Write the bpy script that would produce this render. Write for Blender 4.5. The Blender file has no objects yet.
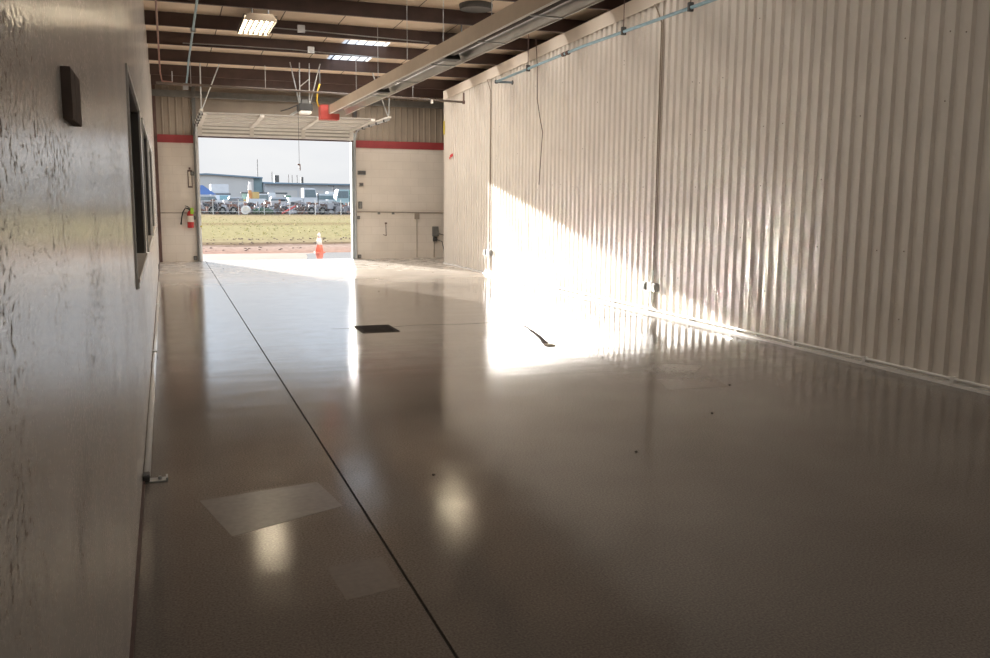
import bpy, bmesh, math, random
from mathutils import Vector, Matrix
from math import sin, cos, pi, radians

S = bpy.context.scene
COL = S.collection
random.seed(7)

# ------------------------------------------------------------------ camera
FPX, YAW, PIT, ROL, CAMH = 893.67, 0.3520, 0.1444, -0.0085, 1.5
_cy, _sy, _cp, _sp = cos(YAW), sin(YAW), cos(PIT), sin(PIT)
_f = Vector((_sy*_cp, _cy*_cp, -_sp)); _r = Vector((_cy, -_sy, 0)); _d = _f.cross(_r)
_c, _s = cos(ROL), sin(ROL)
RIGHT = _c*_r + _s*_d; DOWN = -_s*_r + _c*_d; FWD = _f
cam_data = bpy.data.cameras.new('camera'); cam = bpy.data.objects.new('camera', cam_data); COL.objects.link(cam)
cam.matrix_world = Matrix(((RIGHT.x, -DOWN.x, -FWD.x, 0), (RIGHT.y, -DOWN.y, -FWD.y, 0), (RIGHT.z, -DOWN.z, -FWD.z, CAMH), (0, 0, 0, 1)))
cam_data.sensor_width = 36; cam_data.lens = FPX/990*36
cam_data.clip_start = 0.02; cam_data.clip_end = 2000
S.camera = cam

# ------------------------------------------------------------------ world, sun, exposure
SUN_E = 18.5
SUN_TAN = 0.196
W = bpy.data.worlds.new('world'); S.world = W; W.use_nodes = True
nt = W.node_tree; nt.nodes.clear()
n_out = nt.nodes.new('ShaderNodeOutputWorld'); n_bg = nt.nodes.new('ShaderNodeBackground')
n_tc = nt.nodes.new('ShaderNodeTexCoord'); n_sep = nt.nodes.new('ShaderNodeSeparateXYZ')
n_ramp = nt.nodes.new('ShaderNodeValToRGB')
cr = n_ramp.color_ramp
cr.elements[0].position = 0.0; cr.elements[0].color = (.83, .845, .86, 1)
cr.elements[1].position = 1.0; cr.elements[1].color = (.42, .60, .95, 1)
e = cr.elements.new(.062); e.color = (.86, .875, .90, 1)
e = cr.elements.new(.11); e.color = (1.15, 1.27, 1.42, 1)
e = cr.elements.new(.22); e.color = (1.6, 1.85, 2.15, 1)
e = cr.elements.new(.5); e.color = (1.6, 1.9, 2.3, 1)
n_noise = nt.nodes.new('ShaderNodeTexNoise'); n_noise.inputs['Scale'].default_value = 5; n_noise.inputs['Detail'].default_value = 4
n_map = nt.nodes.new('ShaderNodeMapping'); n_map.inputs['Scale'].default_value = (1, 1, 3.5)
n_cr2 = nt.nodes.new('ShaderNodeValToRGB'); n_cr2.color_ramp.elements[0].position = .5; n_cr2.color_ramp.elements[1].position = .72
n_mix = nt.nodes.new('ShaderNodeMixRGB'); n_mix.inputs[2].default_value = (.93, .93, .93, 1)
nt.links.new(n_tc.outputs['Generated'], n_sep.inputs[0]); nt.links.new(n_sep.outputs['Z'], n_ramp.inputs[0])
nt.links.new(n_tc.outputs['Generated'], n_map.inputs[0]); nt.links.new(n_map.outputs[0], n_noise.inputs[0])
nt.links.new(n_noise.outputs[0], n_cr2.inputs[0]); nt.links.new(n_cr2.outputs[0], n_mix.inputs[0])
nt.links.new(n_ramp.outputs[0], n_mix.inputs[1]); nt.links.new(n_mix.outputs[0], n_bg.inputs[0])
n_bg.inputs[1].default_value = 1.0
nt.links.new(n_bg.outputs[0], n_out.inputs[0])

sun_data = bpy.data.lights.new('sun', 'SUN'); sun = bpy.data.objects.new('sun', sun_data); COL.objects.link(sun)
sun_data.energy = SUN_E; sun_data.color = (1.0, .95, .88); sun_data.angle = radians(0.6)
_h = math.hypot(.357, 1)
sun.rotation_euler = Vector((.357/_h, -1/_h, -SUN_TAN)).to_track_quat('-Z', 'Y').to_euler()
sun.location = (-6, 40, 12)

# added fill lamps without fixtures, hidden in the bays just behind each purlin
for ly, pw in ((20.05, 52), (18.37, 54), (16.76, 54), (15.26, 50), (13.66, 44), (12.08, 36), (10.5, 30), (8.9, 26), (7.3, 17), (5.7, 10), (4.1, 8), (2.5, 8), (.9, 8), (-.7, 7)):
    ld_ = bpy.data.lights.new('fill_lamp', 'AREA'); lo_ = bpy.data.objects.new('fill_lamp', ld_); COL.objects.link(lo_)
    ld_.shape = 'RECTANGLE'; ld_.size = 4.3; ld_.size_y = .12; ld_.energy = pw; ld_.color = (1.0, .93, .84)
    lo_.location = (3.5, ly, 3.92 - .0298*(ly-20.17) + .19)

S.view_settings.view_transform = 'Standard'; S.view_settings.look = 'None'
S.view_settings.gamma = 1; S.view_settings.exposure = 0.0; S.view_settings.use_curve_mapping = False
S.cycles.max_bounces = 10; S.cycles.diffuse_bounces = 7; S.cycles.glossy_bounces = 5
S.cycles.caustics_reflective = True; S.cycles.blur_glossy = 0.12; S.cycles.sample_clamp_indirect = 0

# ------------------------------------------------------------------ helpers
def ray(u, v):
    return RIGHT*((u-495)/FPX) + DOWN*((v-329)/FPX) + FWD
def at(u, v, Y):
    w = ray(u, v); return Vector((0, 0, CAMH)) + w*(Y/w.y)

class MB:
    def __init__(self): self.bm = bmesh.new(); self.mi = 0
    def face(self, pts):
        vs = [self.bm.verts.new(p) for p in pts]; self.bm.faces.new(vs); return self
    def box(self, x0, x1, y0, y1, z0, z1):
        return self.hexa([(x0, y0, z0), (x1, y0, z0), (x1, y1, z0), (x0, y1, z0)], [(x0, y0, z1), (x1, y0, z1), (x1, y1, z1), (x0, y1, z1)])
    def hexa(self, lo, hi):
        a = [self.bm.verts.new(p) for p in lo]; b = [self.bm.verts.new(p) for p in hi]; n = len(a)
        self.bm.faces.new(a[::-1]); self.bm.faces.new(b)
        for i in range(n): self.bm.faces.new((a[i], a[(i+1) % n], b[(i+1) % n], b[i]))
        if self.mi:
            for v in a:
                for f in v.link_faces: f.material_index = self.mi
            for v in b:
                for f in v.link_faces: f.material_index = self.mi
        return self
    def prism(self, pts, axis, a, b):
        def P(p, t):
            return {'x': (t, p[0], p[1]), 'y': (p[0], t, p[1]), 'z': (p[0], p[1], t)}[axis]
        return self.hexa([P(p, a) for p in pts], [P(p, b) for p in pts])
    def tube(self, pts, r, n=8, caps=True):
        pts = [Vector(p) for p in pts]; rings = []; up = None
        for i, p in enumerate(pts):
            if i == 0: t = pts[1]-p
            elif i == len(pts)-1: t = p-pts[i-1]
            else: t = (pts[i+1]-p).normalized() + (p-pts[i-1]).normalized()
            t.normalize()
            if up is None:
                up = Vector((0, 0, 1)) if abs(t.z) < .9 else Vector((1, 0, 0))
            s = t.cross(up).normalized(); up = s.cross(t).normalized()
            rr = r[i] if isinstance(r, (list, tuple)) else r
            rings.append([self.bm.verts.new(p + s*(rr*cos(2*pi*k/n)) + up*(rr*sin(2*pi*k/n))) for k in range(n)])
        for a, b in zip(rings, rings[1:]):
            for k in range(n): self.bm.faces.new((a[k], a[(k+1) % n], b[(k+1) % n], b[k]))
        if caps:
            self.bm.faces.new(rings[0][::-1]); self.bm.faces.new(rings[-1])
        return self
    def lathe(self, prof, c, n=16):
        rings = []
        for (r, z) in prof:
            rings.append([self.bm.verts.new((c[0]+max(r, 1e-4)*cos(2*pi*k/n), c[1]+max(r, 1e-4)*sin(2*pi*k/n), c[2]+z)) for k in range(n)])
        for a, b in zip(rings, rings[1:]):
            for k in range(n): self.bm.faces.new((a[k], a[(k+1) % n], b[(k+1) % n], b[k]))
        self.bm.faces.new(rings[0][::-1]); self.bm.faces.new(rings[-1]); return self
    def build(self, name, mat, parent=None, bevel=0, smooth=False, kind=None):
        bm = self.bm
        bmesh.ops.recalc_face_normals(bm, faces=bm.faces)
        if bevel: bmesh.ops.bevel(bm, geom=list(bm.edges), offset=bevel, segments=2, affect='EDGES', clamp_overlap=True)
        if parent is not None:
            p = parent; off = Vector((0, 0, 0))
            while p is not None: off += p.location; p = p.parent
            bmesh.ops.translate(bm, verts=bm.verts, vec=-off)
        me = bpy.data.meshes.new(name); bm.to_mesh(me); bm.free()
        if smooth:
            for f in me.polygons: f.use_smooth = True
        o = bpy.data.objects.new(name, me); COL.objects.link(o); me.materials.append(mat)
        if parent is not None: o.parent = parent
        if kind: o['kind'] = kind
        return o

def thing(name, label, cat, loc=(0, 0, 0), group=None):
    o = bpy.data.objects.new(name, None); COL.objects.link(o); o.location = loc
    o.empty_display_size = .1
    o['label'] = label; o['category'] = cat
    if group: o['group'] = group
    return o
def tag(o, label, cat, group=None):
    o['label'] = label; o['category'] = cat
    if group: o['group'] = group
    return o
def copy_tree(o, parent=None):
    c = o.copy(); COL.objects.link(c)
    if parent is not None: c.parent = parent
    for ch in list(o.children): copy_tree(ch, c)
    return c

def mat(name, col, rough=.5, metal=0., var=.12, scale=6., bump=0., bscale=60., spec=.5, stretch=(1, 1, 1), rvar=0.):
    m = bpy.data.materials.new(name); m.use_nodes = True; t = m.node_tree; N = t.nodes; b = N['Principled BSDF']
    tc = N.new('ShaderNodeTexCoord'); mp = N.new('ShaderNodeMapping'); mp.inputs['Scale'].default_value = stretch
    no = N.new('ShaderNodeTexNoise'); no.inputs['Scale'].default_value = scale; no.inputs['Detail'].default_value = 5
    rp = N.new('ShaderNodeValToRGB')
    rp.color_ramp.elements[0].position = .3; rp.color_ramp.elements[1].position = .7
    rp.color_ramp.elements[0].color = tuple(c*(1-var) for c in col)+(1,); rp.color_ramp.elements[1].color = tuple(min(1, c*(1+var)) for c in col)+(1,)
    t.links.new(tc.outputs['Object'], mp.inputs[0]); t.links.new(mp.outputs[0], no.inputs[0])
    t.links.new(no.outputs[0], rp.inputs[0]); t.links.new(rp.outputs[0], b.inputs['Base Color'])
    b.inputs['Roughness'].default_value = rough; b.inputs['Metallic'].default_value = metal; b.inputs['Specular IOR Level'].default_value = spec
    if rvar:
        mr = N.new('ShaderNodeMapRange'); mr.inputs[3].default_value = max(.02, rough-rvar); mr.inputs[4].default_value = rough+rvar
        mr.inputs[1].default_value = .3; mr.inputs[2].default_value = .7
        t.links.new(no.outputs[0], mr.inputs[0]); t.links.new(mr.outputs[0], b.inputs['Roughness'])
    if bump:
        n2 = N.new('ShaderNodeTexNoise'); n2.inputs['Scale'].default_value = bscale; n2.inputs['Detail'].default_value = 3
        bp = N.new('ShaderNodeBump'); bp.inputs['Strength'].default_value = bump; bp.inputs['Distance'].default_value = .01
        t.links.new(mp.outputs[0], n2.inputs[0]); t.links.new(n2.outputs[0], bp.inputs['Height']); t.links.new(bp.outputs[0], b.inputs['Normal'])
    return m
def emis(name, col, strength):
    m = mat(name, col, .4); b = m.node_tree.nodes['Principled BSDF']
    b.inputs['Emission Color'].default_value = col+(1,); b.inputs['Emission Strength'].default_value = strength
    return m

# ------------------------------------------------------------------ materials
def floor_material():
    m = bpy.data.materials.new('coated concrete'); m.use_nodes = True; t = m.node_tree; N = t.nodes; b = N['Principled BSDF']; L = t.links
    tc = N.new('ShaderNodeTexCoord')
    def noise(scale, detail, stretch=(1, 1, 1), rough=.5):
        mp = N.new('ShaderNodeMapping'); mp.inputs['Scale'].default_value = stretch
        n = N.new('ShaderNodeTexNoise'); n.inputs['Scale'].default_value = scale; n.inputs['Detail'].default_value = detail; n.inputs['Roughness'].default_value = rough
        L.new(tc.outputs['Object'], mp.inputs[0]); L.new(mp.outputs[0], n.inputs[0]); return n.outputs[0]
    big = noise(.8, 5); mid = noise(4, 4); grain = noise(110, 3)
    r1 = N.new('ShaderNodeValToRGB'); r1.color_ramp.elements[0].position = .3; r1.color_ramp.elements[1].position = .72
    r1.color_ramp.elements[0].color = (.195, .170, .149, 1); r1.color_ramp.elements[1].color = (.255, .228, .203, 1)
    L.new(big, r1.inputs[0])
    r2 = N.new('ShaderNodeValToRGB'); r2.color_ramp.elements[0].position = .25; r2.color_ramp.elements[1].position = .75
    r2.color_ramp.elements[0].color = (.60, .60, .60, 1); r2.color_ramp.elements[1].color = (1.3, 1.3, 1.3, 1)
    L.new(grain, r2.inputs[0])
    mx = N.new('ShaderNodeMixRGB'); mx.blend_type = 'MULTIPLY'; mx.inputs[0].default_value = 1
    L.new(r1.outputs[0], mx.inputs[1]); L.new(r2.outputs[0], mx.inputs[2]); L.new(mx.outputs[0], b.inputs['Base Color'])
    mr = N.new('ShaderNodeMapRange'); mr.inputs[1].default_value = .3; mr.inputs[2].default_value = .7; mr.inputs[3].default_value = .085; mr.inputs[4].default_value = .145
    L.new(mid, mr.inputs[0])
    # rougher near the door; sunlit brightness there put into a lighter base colour
    sp = N.new('ShaderNodeSeparateXYZ'); L.new(tc.outputs['Object'], sp.inputs[0])
    ad = N.new('ShaderNodeMath'); ad.operation = 'MULTIPLY_ADD'; ad.inputs[1].default_value = 2.5; L.new(big, ad.inputs[0]); L.new(sp.outputs['Y'], ad.inputs[2])
    md = N.new('ShaderNodeMapRange'); md.interpolation_type = 'SMOOTHSTEP'; md.inputs[1].default_value = 15.5; md.inputs[2].default_value = 20.5; md.inputs[3].default_value = 0; md.inputs[4].default_value = .16; L.new(ad.outputs[0], md.inputs[0])
    sm_ = N.new('ShaderNodeMath'); sm_.operation = 'ADD'; L.new(mr.outputs[0], sm_.inputs[0]); L.new(md.outputs[0], sm_.inputs[1]); L.new(sm_.outputs[0], b.inputs['Roughness'])
    du = N.new('ShaderNodeMapRange'); du.inputs[1].default_value = 0; du.inputs[2].default_value = .16; du.inputs[3].default_value = 0; du.inputs[4].default_value = .92; L.new(md.outputs[0], du.inputs[0])
    dm = N.new('ShaderNodeMixRGB'); dm.inputs[2].default_value = (.60, .555, .50, 1); L.new(du.outputs[0], dm.inputs[0]); L.new(mx.outputs[0], dm.inputs[1]); L.new(dm.outputs[0], b.inputs['Base Color'])
    ds = N.new('ShaderNodeMapRange'); ds.inputs[1].default_value = 0; ds.inputs[2].default_value = .16; ds.inputs[3].default_value = .30; ds.inputs[4].default_value = .12; L.new(md.outputs[0], ds.inputs[0]); L.new(ds.outputs[0], b.inputs['Specular IOR Level'])
    wav = noise(1.1, 4, (.45, 2.8, 1))
    b1 = N.new('ShaderNodeBump'); b1.inputs['Strength'].default_value = .085; b1.inputs['Distance'].default_value = .02
    b2 = N.new('ShaderNodeBump'); b2.inputs['Strength'].default_value = .10; b2.inputs['Distance'].default_value = .002
    L.new(wav, b1.inputs['Height']); L.new(grain, b2.inputs['Height']); L.new(b1.outputs[0], b2.inputs['Normal']); L.new(b2.outputs[0], b.inputs['Normal'])
    return m

def leftwall_material():
    m = mat('speckled painted wall board', (.78, .76, .73), .21, 0, .06, 3)
    t = m.node_tree; N = t.nodes; L = t.links; b = N['Principled BSDF']
    tc = N.new('ShaderNodeTexCoord'); mp = N.new('ShaderNodeMapping'); mp.inputs['Scale'].default_value = (1, .45, .6)
    n = N.new('ShaderNodeTexNoise'); n.inputs['Scale'].default_value = 105; n.inputs['Detail'].default_value = 4; n.inputs['Roughness'].default_value = .7
    n2 = N.new('ShaderNodeTexNoise'); n2.inputs['Scale'].default_value = 2.2; n2.inputs['Detail'].default_value = 3
    L.new(tc.outputs['Object'], mp.inputs[0]); L.new(mp.outputs[0], n.inputs[0]); L.new(tc.outputs['Object'], n2.inputs[0])
    ad = N.new('ShaderNodeMath'); ad.operation = 'MULTIPLY_ADD'; ad.inputs[1].default_value = .35
    L.new(n2.outputs[0], ad.inputs[0]); L.new(n.outputs[0], ad.inputs[2])
    r = N.new('ShaderNodeValToRGB'); r.color_ramp.elements[0].position = .53; r.color_ramp.elements[1].position = .64
    r.color_ramp.elements[0].color = (.36, .32, .29, 1); r.color_ramp.elements[1].color = (1, 1, 1, 1)
    L.new(ad.outputs[0], r.inputs[0])
    mx = N.new('ShaderNodeMixRGB'); mx.blend_type = 'MULTIPLY'; mx.inputs[0].default_value = 1
    src = b.inputs['Base Color'].links[0].from_socket
    L.new(src, mx.inputs[1]); L.new(r.outputs[0], mx.inputs[2]); L.new(mx.outputs[0], b.inputs['Base Color'])
    ms_ = N.new('ShaderNodeMapRange'); ms_.inputs[1].default_value = .36; ms_.inputs[2].default_value = .9; ms_.inputs[3].default_value = .12; ms_.inputs[4].default_value = .8; L.new(r.outputs[0], ms_.inputs[0]); L.new(ms_.outputs[0], b.inputs['Specular IOR Level'])
    mr_ = N.new('ShaderNodeMapRange'); mr_.inputs[1].default_value = .36; mr_.inputs[2].default_value = .9; mr_.inputs[3].default_value = .6; mr_.inputs[4].default_value = .21; L.new(r.outputs[0], mr_.inputs[0]); L.new(mr_.outputs[0], b.inputs['Roughness'])
    mq = N.new('ShaderNodeMapping'); mq.inputs['Scale'].default_value = (1, 40, 420); L.new(tc.outputs['Object'], mq.inputs[0])
    n3 = N.new('ShaderNodeTexNoise'); n3.inputs['Scale'].default_value = 1; n3.inputs['Detail'].default_value = 2; L.new(mq.outputs[0], n3.inputs[0])
    bp = N.new('ShaderNodeBump'); bp.inputs['Strength'].default_value = 1; bp.inputs['Distance'].default_value = .0002
    L.new(n3.outputs[0], bp.inputs['Height']); L.new(bp.outputs[0], b.inputs['Normal'])
    return m

def block_material():
    m = mat('painted block', (.76, .70, .63), .55, 0, .05, 2, .08, 80)
    t = m.node_tree; N = t.nodes; L = t.links; b = N['Principled BSDF']
    tc = N.new('ShaderNodeTexCoord'); sp = N.new('ShaderNodeSeparateXYZ'); cb = N.new('ShaderNodeCombineXYZ')
    br = N.new('ShaderNodeTexBrick'); br.inputs['Scale'].default_value = 1; br.inputs['Brick Width'].default_value = .4; br.inputs['Row Height'].default_value = .2
    br.inputs['Mortar Size'].default_value = .006; br.inputs['Color1'].default_value = (1, 1, 1, 1); br.inputs['Color2'].default_value = (.96, .96, .95, 1); br.inputs['Mortar'].default_value = (.90, .89, .88, 1)
    L.new(tc.outputs['Object'], sp.inputs[0]); L.new(sp.outputs['X'], cb.inputs['X']); L.new(sp.outputs['Z'], cb.inputs['Y']); L.new(cb.outputs[0], br.inputs[0])
    mx = N.new('ShaderNodeMixRGB'); mx.blend_type = 'MULTIPLY'; mx.inputs[0].default_value = 1
    src = b.inputs['Base Color'].links[0].from_socket
    L.new(src, mx.inputs[1]); L.new(br.outputs[0], mx.inputs[2]); L.new(mx.outputs[0], b.inputs['Base Color'])
    return m

def deck_material():
    m = mat('roof deck board', (.76, .62, .48), .7, 0, .1, 1.2)
    t = m.node_tree; N = t.nodes; L = t.links; b = N['Principled BSDF']
    tc = N.new('ShaderNodeTexCoord'); sp = N.new('ShaderNodeSeparateXYZ')
    L.new(tc.outputs['Object'], sp.inputs[0])
    a = N.new('ShaderNodeMath'); a.operation = 'FRACT'; d = N.new('ShaderNodeMath'); d.operation = 'DIVIDE'; d.inputs[1].default_value = .92
    L.new(sp.outputs['X'], d.inputs[0]); L.new(d.outputs[0], a.inputs[0])
    g = N.new('ShaderNodeMath'); g.operation = 'LESS_THAN'; g.inputs[1].default_value = .018; L.new(a.outputs[0], g.inputs[0])
    mx = N.new('ShaderNodeMixRGB'); mx.inputs[2].default_value = (.10, .07, .05, 1)
    src = b.inputs['Base Color'].links[0].from_socket
    L.new(g.outputs[0], mx.inputs[0]); L.new(src, mx.inputs[1]); L.new(mx.outputs[0], b.inputs['Base Color'])
    return m

def ground_material():
    m = bpy.data.materials.new('yard ground'); m.use_nodes = True; t = m.node_tree; N = t.nodes; L = t.links; b = N['Principled BSDF']
    tc = N.new('ShaderNodeTexCoord'); sp = N.new('ShaderNodeSeparateXYZ'); L.new(tc.outputs['Object'], sp.inputs[0])
    mp = N.new('ShaderNodeMapping'); mp.inputs['Scale'].default_value = (.12, .5, 1); L.new(tc.outputs['Object'], mp.inputs[0])
    n = N.new('ShaderNodeTexNoise'); n.inputs['Scale'].default_value = 1.5; n.inputs['Detail'].default_value = 7; n.inputs['Roughness'].default_value = .65; L.new(mp.outputs[0], n.inputs[0])
    k = N.new('ShaderNodeMath'); k.operation = 'MULTIPLY_ADD'; k.inputs[1].default_value = 7; L.new(n.outputs[0], k.inputs[0]); L.new(sp.outputs['Y'], k.inputs[2])
    mr = N.new('ShaderNodeMapRange'); mr.inputs[1].default_value = 23; mr.inputs[2].default_value = 103; L.new(k.outputs[0], mr.inputs[0])
    r = N.new('ShaderNodeValToRGB'); el = r.color_ramp.elements
    def stop(p, c):
        e = el.new(p); e.color = c+(1,)
    el[0].position = 0; el[0].color = (.36, .20, .15, 1)
    el[1].position = 1; el[1].color = (.30, .25, .21, 1)
    stop(.06, (0.36, 0.22, 0.17)); stop(.12, (0.42, 0.31, 0.25)); stop(.135, (0.147, 0.097, 0.063)); stop(.15, (0.340, 0.264, 0.162)); stop(.20, (0.36, 0.30, 0.16)); stop(.36, (0.37, 0.31, 0.165)); stop(.43, (0.286, 0.216, 0.117)); stop(.47, (0.365, 0.304, 0.166)); stop(.72, (0.378, 0.286, 0.171)); stop(.80, (0.202, 0.158, 0.113))
    L.new(mr.outputs[0], r.inputs[0])
    n2 = N.new('ShaderNodeTexNoise'); n2.inputs['Scale'].default_value = 6; n2.inputs['Detail'].default_value = 6; L.new(tc.outputs['Object'], n2.inputs[0])
    r2 = N.new('ShaderNodeValToRGB'); r2.color_ramp.elements[0].position = .35; r2.color_ramp.elements[1].position = .65; r2.color_ramp.elements[0].color = (.75, .75, .72, 1); r2.color_ramp.elements[1].color = (1.15, 1.15, 1.15, 1); L.new(n2.outputs[0], r2.inputs[0])
    mx = N.new('ShaderNodeMixRGB'); mx.blend_type = 'MULTIPLY'; mx.inputs[0].default_value = 1
    L.new(r.outputs[0], mx.inputs[1]); L.new(r2.outputs[0], mx.inputs[2]); L.new(mx.outputs[0], b.inputs['Base Color'])
    dfu = N.new('ShaderNodeBsdfDiffuse'); L.new(mx.outputs[0], dfu.inputs[0]); L.new(dfu.outputs[0], N['Material Output'].inputs[0])
    return m

m_floor = floor_material(); m_left = leftwall_material(); m_block = block_material(); m_deck = deck_material(); m_ground = ground_material()
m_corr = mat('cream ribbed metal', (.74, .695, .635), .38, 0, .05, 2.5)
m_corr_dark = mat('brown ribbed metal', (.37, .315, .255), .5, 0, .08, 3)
m_trim = mat('cream metal trim', (.70, .63, .55), .45, 0, .05, 3)
m_white = mat('white enamel', (.78, .75, .70), .4, 0, .04, 8)
m_whitepipe = mat('white painted conduit', (.84, .83, .81), .12, 0, .03, 8)
m_red = mat('red band paint', (.33, .045, .05), .5, 0, .1, 4)
m_purlin = mat('red oxide steel', (.075, .045, .038), .6, 0, .18, 5)
m_brown = mat('brown steel', (.12, .07, .06), .6, 0, .2, 8)
m_grey = mat('grey steel', (.22, .22, .21), .5, .3, .1, 8)
m_darkgrey = mat('dark grey steel', (.08, .08, .08), .5, .2, .1, 8)
m_galv = mat('galvanised steel', (.55, .57, .58), .38, .7, .1, 12)
m_bluepipe = mat('pale blue painted pipe', (.25, .40, .48), .35, .2, .1, 12)
m_alu = mat('aluminium reflector', (.62, .61, .60), .32, .85, .05, 6)
m_beige = mat('beige heater enamel', (.44, .35, .26), .45, 0, .06, 5)
m_redbox = mat('red burner enamel', (.56, .09, .075), .4, 0, .06, 10)
m_yellow = mat('yellow coated hose', (.65, .40, .04), .45, 0, .06, 10)
m_black = mat('black rubber', (.03, .03, .03), .9, 0, .2, 20, spec=.05)
m_joint = mat('dark joint filler', (.02, .016, .013), .8, 0, .2, 20)
m_glass = mat('dark window glass', (.014, .015, .0145), .6, 0, .05, 3, spec=.03)
m_frame = mat('window frame metal', (.70, .70, .68), .35, .1, .05, 10)
m_bronze = mat('dark bronze frame', (.11, .105, .10), .5, 0, .1, 10)
m_office = mat('dim office wall', (.10, .10, .10), .8)
m_door = mat('white door skin', (.66, .62, .57), .45, 0, .05, 6)
m_skin = mat('shaded door skin', (.46, .44, .41), .5, 0, .05, 6)  # greyed so the shade between the door ribs sits in the colour
m_rib = mat('white door rib', (.88, .86, .82), .4, 0, .04, 6)
m_lens = emis('opener lamp lens', (.9, .86, .78), .25)
m_tube = emis('fluorescent tube', (1.0, .83, .58), 34.0)
m_conc = mat('apron concrete', (.37, .305, .245), .6, 0, .08, 1.5, .05, 30, spec=.1)
m_water = mat('standing water on concrete', (.16, .14, .12), .03, 0, .1, 2)
m_cone = mat('traffic cone orange', (.85, .24, .17), .5, 0, .05, 10)
m_collar = mat('white reflective collar', (.85, .83, .8), .3)
m_extred = mat('extinguisher red', (.45, .02, .02), .3, 0, .05, 10)
m_green = mat('lime green tag', (.35, .60, .05), .5)
m_paper = mat('cream label', (.7, .64, .55), .6)

RO = lambda y: 3.92 - .0298*(y-20.17)          # underside of the purlins: the roof falls towards the door wall
XL, XR, YB = -.17, 6.115, 22.0
OX0, OX1, OZ = .78, 4.31, 3.08

# ------------------------------------------------------------------ the setting
fb = MB(); fb.box(-.5, .838, -4.2, 22.3, -.15, 0); fb.box(.850, 8.7, -4.2, 22.3, -.15, 0)
fb.build('floor', m_floor, kind='structure')
MB().box(.838, .850, -4.2, 22.3, -.15, -.006).build('floor_joint', m_joint, kind='structure')
cj = MB(); xs = [1.75 + .14*i for i in range(31)]; pp = [(x, 10.22 + .035*sin(x*5)+random.uniform(-.012, .012)) for x in xs]
for (xa, ya), (xb, yb) in zip(pp, pp[1:]):
    w = random.uniform(.003, .008); cj.hexa([(xa, ya-w, 0), (xb, yb-w, 0), (xb, yb+w, 0), (xa, ya+w, 0)], [(xa, ya-w, .0008), (xb, yb-w, .0008), (xb, yb+w, .0008), (xa, ya+w, .0008)])
cj.build('floor_crack', m_joint, kind='structure')
m_patch = mat('matt floor patch', (.255, .235, .215), .25, 0, .08, 30)
m_patchd = mat('darker floor patch', (.19, .165, .14), .2, 0, .08, 30)
def patch(pts, m):
    MB().prism(pts, 'z', 0, .0007).build('floor_patch', m, kind='structure')
patch([(.10, 4.52), (.70, 4.64), (.76, 4.22), (.22, 3.98)], m_patch)
patch([(.56, 3.50), (.80, 3.54), (.80, 3.22), (.58, 3.18)], mat('worn floor patch', (.235, .212, .19), .2, 0, .08, 30))
patch([(3.92, 6.85), (4.32, 6.65), (4.60, 6.95), (4.22, 7.15)], m_patchd)
patch([(3.72, 6.1), (4.25, 6.05), (4.38, 6.45), (3.85, 6.5)], m_patchd)

# left wall with three window openings
WIN = [(5.37, 7.85), (8.95, 11.40), (12.50, 15.0)]; WZ0, WZ1 = 1.02, 2.17
lw = MB(); ys = [-4.2] + [v for w in WIN for v in w] + [22.0]
for i in range(0, 8, 2): lw.box(XL-.2, XL, ys[i], ys[i+1], 0, 4.95)
for a, b in WIN: lw.box(XL-.2, XL, a, b, 0, WZ0); lw.box(XL-.2, XL, a, b, WZ1, 4.95)
lw.build('wall_left', m_left, kind='structure')
of = MB(); of.box(-3.2, -3.1, 4, 16.5, 0, 3); of.box(-3.2, XL-.2, 3.9, 4, 0, 3); of.box(-3.2, XL-.2, 16.5, 16.6, 0, 3); of.box(-3.2, XL-.2, 4, 16.5, 2.6, 2.7); of.box(-3.2, XL-.2, 4, 16.5, -.1, 0)
of.build('wall_office', m_office, kind='structure')
for i, (a, b) in enumerate(WIN):
    wroot = bpy.data.objects.new('window_%d' % (i+1), None); COL.objects.link(wroot); wroot.location = (XL, (a+b)/2, WZ0); wroot['kind'] = 'structure'
    fr = MB(); t = .012
    fr.box(XL-.195, XL-.001, a, a+t, WZ0, WZ1); fr.box(XL-.195, XL-.001, b-t, b, WZ0, WZ1); fr.box(XL-.195, XL-.001, a+t, b-t, WZ1-t, WZ1)
    fr.build('window_frame', m_bronze, wroot)
    MB().box(XL-.195, XL+.02, a+t, b-t, WZ0-.001, WZ0+.02).build('sill', m_trim, wroot)
    MB().box(XL-.175, XL-.165, a+t, b-t, WZ0+.02, WZ1-t).build('pane', m_glass, wroot)
    cs = MB(); c_ = .035
    cs.box(XL, XL+.012, a-c_, a, WZ0-c_, WZ1+c_); cs.box(XL, XL+.012, b, b+c_, WZ0-c_, WZ1+c_); cs.box(XL, XL+.012, a, b, WZ1, WZ1+c_); cs.box(XL, XL+.018, a, b, WZ0-c_, WZ0-.002)
    cs.build('casing', m_frame, wroot)

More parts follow.
